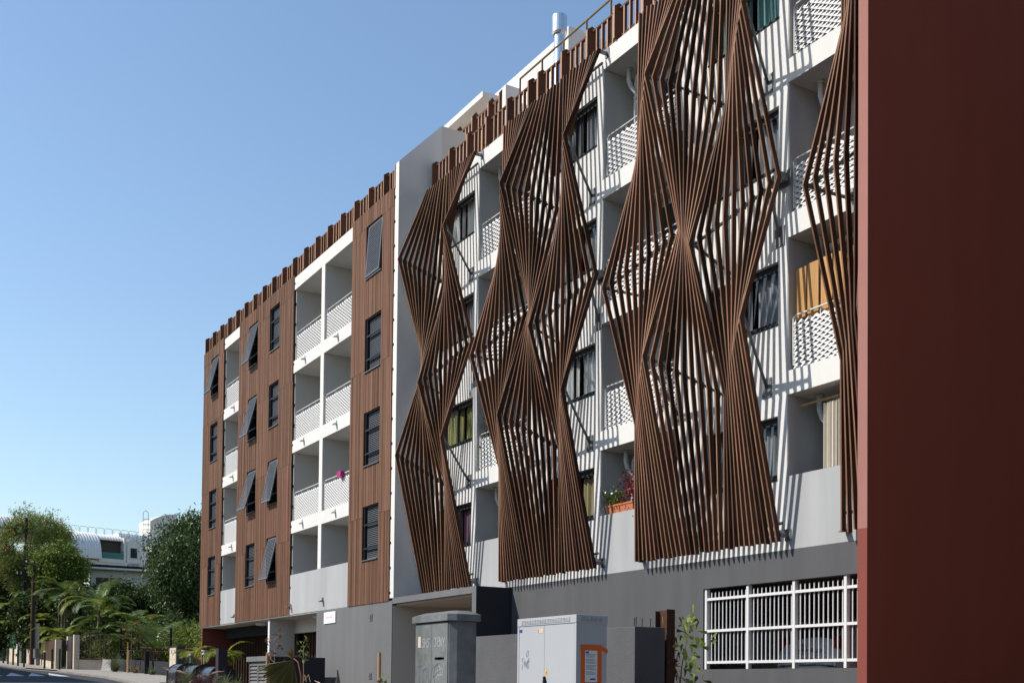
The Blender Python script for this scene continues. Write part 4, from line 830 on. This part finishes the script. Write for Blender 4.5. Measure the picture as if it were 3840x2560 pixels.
for k in range(60): f_ = k / 59; mb.beam((-78.3 + 1.1 * f_, -1.03 + 1.55 * f_, gz(-78) + .76), (-78.3 + 1.1 * f_, -1.03 + 1.55 * f_, gz(-78) + 2.3), .006, .006)
tag(mb.build('wire_mesh', 'brownm', fr), None, None, None, 'stuff')
c = thing('meter_box', 'grey meter box against the white wall', 'box', (-91.5, -1.9, gz(-91.5))); q = MB(); q.box(-.55, .55, -.2, .2, .55, 1.25); q.build('box', 'galv', c); q = MB(); q.box(-.3, .3, -.12, .12, -.1, .549); q.build('foot', 'lgrey', c)
c = thing('meter_cabinet', 'beige meter cabinet set in a dark grey pillar on the pavement', 'cabinet', (-62.5, 1.2, gz(-62.5)))
q = MB(); q.box(-.75, .75, -.2, .22, -.2, 1.68); q.build('pillar', 'bgrey', c, bevel=.01)
for a, b in ((-.7, -.06), (-.04, .62)):
    q = MB(); q.box(a, b, -.24, -.2005, .35, 1.58); o = q.build('door', 'beige', c); q = MB(); q.box(a, b, -.235, -.2004, -.1, .335); q.build('base_panel', 'beige', c)
    for zz in (1.28, .42):
        for k in range(6): q = MB(); q.box(a + .3, b - .06, -.243, -.2405, zz + k * .035, zz + k * .035 + .015); q.build('slot', 'brownm', o)
    tm = textmesh('A1' if a < -.5 else 'A2', .16, 'door_number'); k = link('door_number', tm, 'pred', o, loc=((a + b) / 2, -.2415, .95)); k.rotation_euler = (R(90), 0, 0)
c = thing('dark_garden_wall', 'low blue-black garden wall behind the stakes', 'wall'); wallseg(c, 'wall', 'bgrey', (-76.2, .62), (-63.3, 1.75), -.2, .78, .2)
c = thing('wire_fence', 'tall black posts with strung wires behind the garden wall', 'fence')
for (xx, y) in ((-75.6, .9), (-66.8, 1.9), (-60.2, 2.8)): wallseg(c, 'post', 'black', (xx + .06, y), (xx - .06, y), -.1, 2.75, .12)
for hz in (1.35, 2.1, 2.72): q = MB(); q.tube([(-75.6, .85, gz(-75.6) + hz), (-66.8, 1.85, gz(-66.8) + hz), (-60.2, 2.75, gz(-60.2) + hz)], .007, 5); q.build('wire', 'brownm', c)
c = thing('railing_fence', 'brown vertical-bar fence in front of the oleander', 'fence')
wallseg(c, 'rail', 'brownm', (-75, 2.0), (-58, 3.2), 1.55, 1.6, .04); wallseg(c, 'rail', 'brownm', (-75, 2.0), (-58, 3.2), .35, .4, .04)
for k in range(86): f_ = k / 85; p = (-75 + 17 * f_, 2.0 + 1.2 * f_); wallseg(c, 'bar', 'brownm', p, (p[0] + .025, p[1]), .2, 1.75, .025)
for xx, y, lb, h in ((-71.6, 1.0, 'left of two stakes by the dark garden wall', 1.85), (-71.0, .9, 'slanting right one of two stakes by the dark garden wall', 1.35)):
    c = thing('timber_stake', lb, 'stake', (xx, y - .5, gz(xx)), 'tree stakes'); q = MB(); q.tube([(0, 0, -.2), (.05 if h > 1.5 else .22, 0, h)], .055, 8); q.build('pole', 'stake', c)
sapling('dry-leaved sapling between two stakes by the garden wall', (-70.7, .5, gz(-70.7)), 2.9, 22, .16, .06, 'lf_rust', .8, lvl=.6)
c = thing('dark_post', 'short black square post in front of the dark garden wall', 'post', (-68.3, .9, gz(-68.3))); q = MB(); q.box(-.12, .12, -.12, .12, -.2, 1.35); q.build('post', 'black', c)
# utility poles and cables
c = thing('utility_pole', 'tall grey steel utility pole with coiled cable at its top', 'pole', (-100, -1.75, gz(-100)))
q = MB(); q.beam((0, 0, -.2), (0, 0, 9.6), .38, .3); q.build('lower_shaft', 'bgrey', c); q = MB(); q.beam((0, 0, 9.6), (0, 0, 11.9), .22, .2); q.build('upper_shaft', 'bgrey', c)
for zz in (3.2, 5.6, 8.5): q = MB(); q.box(-.17, .17, -.21, .21, zz, zz + .05); q.build('band', 'pchalk', c)
for k in range(5):
    q = MB(); rr = .28 + .05 * k; q.tube([(.3, -.55 + rr * math.cos(a) * .9, 10.9 + rr * math.sin(a)) for a in [2 * math.pi * j / 16 for j in range(17)]], .018, 5, False); q.build('cable_coil', 'black', c)
q = MB(); q.beam((0, -.7, 7.2), (0, 1.2, 7.2), .09, .09); q.build('cross_arm', 'black', c)
for yy in (-.6, -.3, .5, 1.0): q = MB(); q.lathe([(.03, 7.25), (.06, 7.32), (.03, 7.38), (.06, 7.44), (.02, 7.5)], 8, (0, yy, 0)); q.build('insulator', 'pvc', c)
c = thing('utility_pole', 'brown timber utility pole with grey conduit beside the steel pole', 'pole', (-93.6, -2.0, gz(-93.6))); q = MB(); q.tube([(0, 0, -.2), (0, .02, 7.9)], [.15, .11], 10); q.build('shaft', 'brownm', c); q = MB(); q.tube([(.05, .19, 0), (.05, .19, 4.6)], .05, 8); q.build('conduit', 'galv', c)
q = MB(); q.beam((0, -.6, 7.7), (0, .8, 7.8), .08, .08); q.build('cross_arm', 'black', c)
for yy in (-.5, 0, .6): q = MB(); q.lathe([(.03, 7.8), (.07, 7.88), (.03, 7.95), (.06, 8.0)], 8, (0, yy, 0)); q.build('insulator', 'pvc', c)
def cable(lb, a, b, sag, r=.022):
    q = MB(); q.tube([tuple(Vector(a).lerp(Vector(b), k / 14) - Vector((0, 0, sag * 4 * (k / 14) * (1 - k / 14)))) for k in range(15)], r, 5); o = q.build('overhead_cable', 'black'); tag(o, lb, 'cable', 'overhead cables')
cable('thick black cable leaving the coil at the top of the steel pole', (-99.7, -2.3, 13.9), (-88, -14, 13.2), .25, .035); cable('black cable running down steeply from the coil on the pole', (-99.7, -2.2, 13.3), (-93, -7.5, 8.2), .3, .03)
cable('cable between the cross arms of the two poles', (-99.9, -1.6, 10.2), (-93.6, -1.8, 10.5), .1, .025); cable('cable leaving the cross arm of the steel pole to the left', (-99.9, -2.4, 10.2), (-90, -12, 9.9), .2, .022)
# ------------------------------------------------------------------ far building and house
c = thing('far_apartment_building', 'far white building with barrel-vaulted ribbed metal roof and teal balcony', 'building', (-130, 4.7, 6)); c.rotation_euler = (0, 0, math.atan2(.98, -.2)); c.scale = (1.05, 1, 1)
# local x runs along its front (to the right in view), local y points away from us, front face at y=0
def fb(name, m, *b, par=None): q = MB(); q.box(*b); return q.build(name, m, par or c)
fb('wall', 'far', -6, 16, .9, 9, -3, 9.0); fb('wall', 'far', .0, 1.75, .1, .899, -3, 11.7)
def vault(x0, x1, z0, z1, dep, name, n=14):
    mb = MB(); pr = [(dep * (1 - math.cos(a)), z0 + (z1 - z0) * math.sin(a)) for a in [math.pi / 2 * k / 12 for k in range(13)]]; mb.prism(pr + [(dep, z0)], 'x', x0, x1); o = mb.build(name, 'farm', c)
    k = x0 + .15
    while k < x1:
        rb = MB(); rb.tube([(k, a - .02, b + .02) for a, b in pr], .035, 5); rb.build('roof_rib', 'farm', o); k += .31
    return o
vault(1.8, 5.2, 9.1, 12.1, 2.2, 'vaulted_roof'); vault(-8, -1.6, 10.2, 13.0, 2.0, 'vaulted_roof')
mb = MB(); pr = [(1.3 + 2.0 * (1 - math.cos(a)), 11.4 + .75 * math.sin(a)) for a in [math.pi / 2 * k / 8 for k in range(9)]]; mb.prism(pr + [(3.3, 11.4)], 'x', 5.21, 8.0); o = mb.build('vaulted_roof', 'farm', c)
for k in range(9): rb = MB(); rb.tube([(5.35 + k * .31, a - .02, b + .02) for a, b in pr], .035, 5); rb.build('roof_rib', 'farm', o)
fb('balcony_recess', 'roomc', 5.25, 8.0, 1.9, 2.0, 9.2, 11.4); fb('balcony_side', 'far', 8.0, 8.3, 1.0, 2.0, 8.8, 11.8); fb('balcony_panel', 'teal', 5.22, 7.98, .98, 1.04, 9.3, 10.0); fb('balcony_edge', 'far', 5.2, 8.0, .8, 1.9, 8.85, 9.28); fb('balcony_rail', 'brownm', 5.22, 7.98, 1.0, 1.03, 10.15, 10.22)
rf = MB(); rf.prism([(1.2, 9.0), (3.4, 12.6), (9, 12.6), (9, 9.0)], 'x', 8.3, 16); o = rf.build('sloping_roof', 'farm', c)
for k in range(25): rb = MB(); rb.tube([(8.5 + k * .31, 1.18, 9.02), (8.5 + k * .31, 3.38, 12.62)], .04, 5); rb.build('roof_rib', 'farm', o)
for xx in (8.35, 11.3):
    d_ = fb('dormer', 'far', xx, xx + 1.45, .9, 3.0, 8.6, 11.3); q = MB(); q.prism([(xx + .725 + .725 * math.cos(a), 11.3 + .35 * math.sin(a)) for a in [math.pi * k / 10 for k in range(11)]], 'y', .9, 3.0); q.build('dormer_top', 'far', d_); fb('window_frame', 'wmetal', xx + .28, xx + 1.15, .86, .899, 9.5, 10.75, par=d_); fb('pane', 'frame', xx + .34, xx + 1.09, .85, .8595, 9.57, 10.68, par=d_)
for xx, z0, w_, h, yy in ((.55, 9.9, .85, 1.35, .1), (-1.2, 9.9, .6, 1.3, .9), (3.2, 7.6, .9, 1.0, .9), (5.4, 7.5, 2.0, .9, .9), (8.7, 7.3, 1.0, 1.0, .9), (-4, 10.3, 1.6, 1.0, .9)): o = fb('window_frame', 'wmetal', xx - .07, xx + w_ + .07, yy - .04, yy - .001, z0 - .07, z0 + h + .07); fb('pane', 'frame', xx, xx + w_, yy - .06, yy - .041, z0, z0 + h, par=o)
tw = MB(); tw.prism([(12.0, 12.0), (15.2, 12.0), (15.2, 15.5), (14.3, 15.45), (13.4, 15.2), (12.6, 14.8), (12.0, 14.4)], 'y', 3.5, 6.5); tw.build('roof_tower', 'far', c)
for k in range(12): q = MB(); a = 1.1 + k * .9; q.tube([(a, 2.6, 11.95), (a, 2.6, 12.75), (a + .1, 2.6, 12.85), (a + .7, 2.6, 12.85), (a + .8, 2.6, 12.75), (a + .8, 2.6, 11.95)], .022, 5); q.build('roof_hoop_rail', 'galv', c)
for rr in range(4): q = MB(); q.tube([(11.5 + .42 * math.cos(a), 3.3 + .42 * math.sin(a), 12.7 + rr * .6) for a in [2 * math.pi * j / 12 for j in range(13)]], .025, 5, False); q.build('ladder_hoop', 'galv', c)
for dx in (-.3, .3): q = MB(); q.tube([(11.5 + dx, 3.6, 12.3), (11.5 + dx, 3.6, 15.3), (11.5, 3.6, 15.6)], .03, 5); q.build('ladder_rail', 'galv', c)
c = thing('house', 'pale cream house with dark eaves in front of the far building', 'house', (-105, 6.6, 9.9))
q = MB(); q.box(-6, 0, -2.45, 4.2, -7, 1.55); q.build('wall', 'house', c); q = MB(); q.box(-6.5, .55, -3.0, 5, 1.7, 1.95); q.build('eaves', 'eave', c); q = MB(); q.tube([(.62, -2.9, 1.6), (.62, 5, 1.62)], .1, 8); q.build('gutter', 'wmetal', c); q = MB(); q.box(-.01, .012, -1.9, -.35, -.9, .85); o = q.build('window', 'roomc', c); q = MB(); q.box(.013, .03, -2.0, -.25, .85, .97); q.build('window_head', 'house', o)
for zz in (-.3, .25): q = MB(); q.box(-.01, .006, -.2, 4.2, zz, zz + .03); q.build('board_line', 'lgrey', c)
# ------------------------------------------------------------------ garden trees
TG = 'trees behind the garden walls'
def at_ground(x, y): return (x, y, gz(x))
tree('mango_tree', 'large dark glossy mango tree beside the end of the block', at_ground(-80, 6.9), 7.2, (3.3, 3.4, 3.9), 380, 95, .33, .30, .095, 'lf_mango', .22, .75, group=TG, limbs=12)
tree('bottlebrush_tree', 'olive bottlebrush tree with red blossoms around the steel pole', at_ground(-102, -.9), 9.4, (2.6, 3.3, 3.1), 420, 95, .30, .26, .06, 'lf_olive', .15, -.35, group=TG, extra=('fl_red', 60, .2))
tree('leafy_tree', 'bright small-leaved tree left of the far barrel roof', at_ground(-94, .0), 7.4, (1.6, 2.0, 1.9), 170, 80, .26, .22, .14, 'lf_green', .1, .0, group=TG, limbs=5)
tree('hedge_tree', 'dense dark tree below the cream house', at_ground(-88, 3.6), 4.4, (2.0, 2.6, 1.7), 220, 90, .3, .22, .13, 'lf_dark', .1, .1, group=TG, limbs=4)
tree('shade_tree', 'dark tree filling the gap behind the palms', at_ground(-99, 1.6), 3.4, (2.5, 4.2, 2.9), 260, 95, .4, .34, .2, 'lf_dark', .14, .2, group=TG, limbs=5)
tree('shade_tree', 'dark tree at the left picture edge behind the green screens', at_ground(-112, -1.0), 4.4, (2.5, 3.6, 4.0), 260, 95, .42, .34, .2, 'lf_dark', .14, .2, group=TG, limbs=5)
tree('shade_tree', 'dark shrub tree behind the mango tree', at_ground(-86, 9.5), 4.0, (2.5, 4.0, 3.6), 260, 95, .4, .32, .18, 'lf_dark', .14, .2, group=TG, limbs=5)
tree('oleander_bush', 'green oleander with pink flowers behind the brown bar fence', at_ground(-69, 3.7), 1.5, (3.6, 1.1, 1.2), 160, 70, .25, .28, .07, 'lf_green', .06, -.6, cat='bush', group=TG, limbs=4, extra=('fl_red', 4, .12))
tree('low_shrub', 'pale low shrub inside the brown bar fence', at_ground(-67.5, 2.9), .55, (1.2, .7, .6), 50, 40, .16, .14, .06, 'lf_grass', .04, 0, cat='bush', group=TG, limbs=2)
tree('ivy_shrub', 'leafy creeper shrub behind the metal-framed mesh panel', at_ground(-79.5, .6), .9, (1.0, .9, 1.1), 60, 45, .2, .16, .09, 'lf_green', .05, .2, cat='bush', group=TG, limbs=2)
# bare pale branches low beside the block
c = thing('bare_shrub', 'tangle of bare pale branches under the mango tree', 'shrub', at_ground(-74, 5.2), TG)
for k in range(26):
    az = rnd.uniform(0, 6.28); p = Vector((0, 0, 1.2)); d = Vector((math.cos(az) * .5, math.sin(az) * .7, .8)).normalized(); pts = [tuple(p)]
    for j in range(5): p = p + d * rnd.uniform(.3, .65); d = (d + Vector((rnd.gauss(0, .35), rnd.gauss(0, .45), rnd.gauss(0, .3)))).normalized(); pts.append(tuple(p))
    q = MB(); q.tube(pts, [.045, .035, .028, .02, .015, .008], 5); q.build('branch', 'twig', c)
palm('tall areca palm with two stems behind the brown gate', at_ground(-91, -.2), 5.2, 11, 2.9, .62, 'lf_palm', .09, 2, .85, curl=1.7)
palm('areca palm with long grey-green fronds behind the tan piers', at_ground(-83, .9), 4.3, 13, 3.3, .7, 'lf_palm', .10, 1, .85, curl=1.8)
palm('areca palm behind the steel pole under the bottlebrush', at_ground(-101, -.6), 5.0, 11, 2.9, .6, 'lf_palm', .09, 2, .85, curl=1.7)
palm('bushy palm at the left picture edge above the green screens', at_ground(-110, -1.3), 4.6, 11, 3.1, .65, 'lf_palm2', .10, 2, .85, curl=1.7)
palm('low bright palm above the brown gate', at_ground(-87, -.7), 2.2, 10, 2.2, .55, 'lf_palm2', .07, 2, .6)
palm('palm with yellowing fronds above the white wall', at_ground(-97, -.5), 3.3, 11, 2.6, .55, 'lf_palm2', .08, 2, .85, curl=1.7)
palm('short young coconut palm with broad upright fronds behind the garden wall', at_ground(-71.5, 2.3), 1.0, 9, 3.3, .8, 'lf_palm', .14, 1, 1.1, curl=1.0)
palm('dark areca palm between the coconut palm and the tan wall', at_ground(-78, 2.2), 2.6, 12, 2.9, .62, 'lf_palm', .09, 2, .85, curl=1.7)
palm('palm crown rising before the bright small-leaved tree', at_ground(-96, .7), 7.2, 8, 2.3, .55, 'lf_palm2', .08, 1, .75)

palm('feathery palm filling the space behind the tan piers', at_ground(-86, 1.8), 3.4, 11, 2.9, .62, 'lf_palm', .09, 2, .6)
palm('low palm spreading over the metal-framed mesh panel', at_ground(-80.5, 1.4), 1.6, 10, 2.4, .55, 'lf_palm', .08, 2, .7)
palm('tall palm standing between the two utility poles', at_ground(-97.5, .9), 6.2, 10, 2.8, .6, 'lf_palm', .09, 2, .6)
tree('garden_shrub', 'dark shrubs massed behind the tan piers', at_ground(-84, 2.6), 1.7, (2.2, 2.4, 1.9), 150, 80, .32, .26, .13, 'lf_dark', .08, .2, cat='bush', group=TG, limbs=3)
tree('garden_shrub', 'dark shrubs massed behind the white wall', at_ground(-96, .7), 2.0, (3.4, 1.6, 2.0), 150, 80, .32, .26, .13, 'lf_dark', .08, .2, cat='bush', group=TG, limbs=3)
tree('garden_shrub', 'dark shrubs between the coconut palm and the mango tree', at_ground(-76, 4.2), 1.7, (2.6, 2.0, 1.8), 150, 80, .32, .24, .12, 'lf_dark', .08, .2, cat='bush', group=TG, limbs=3)
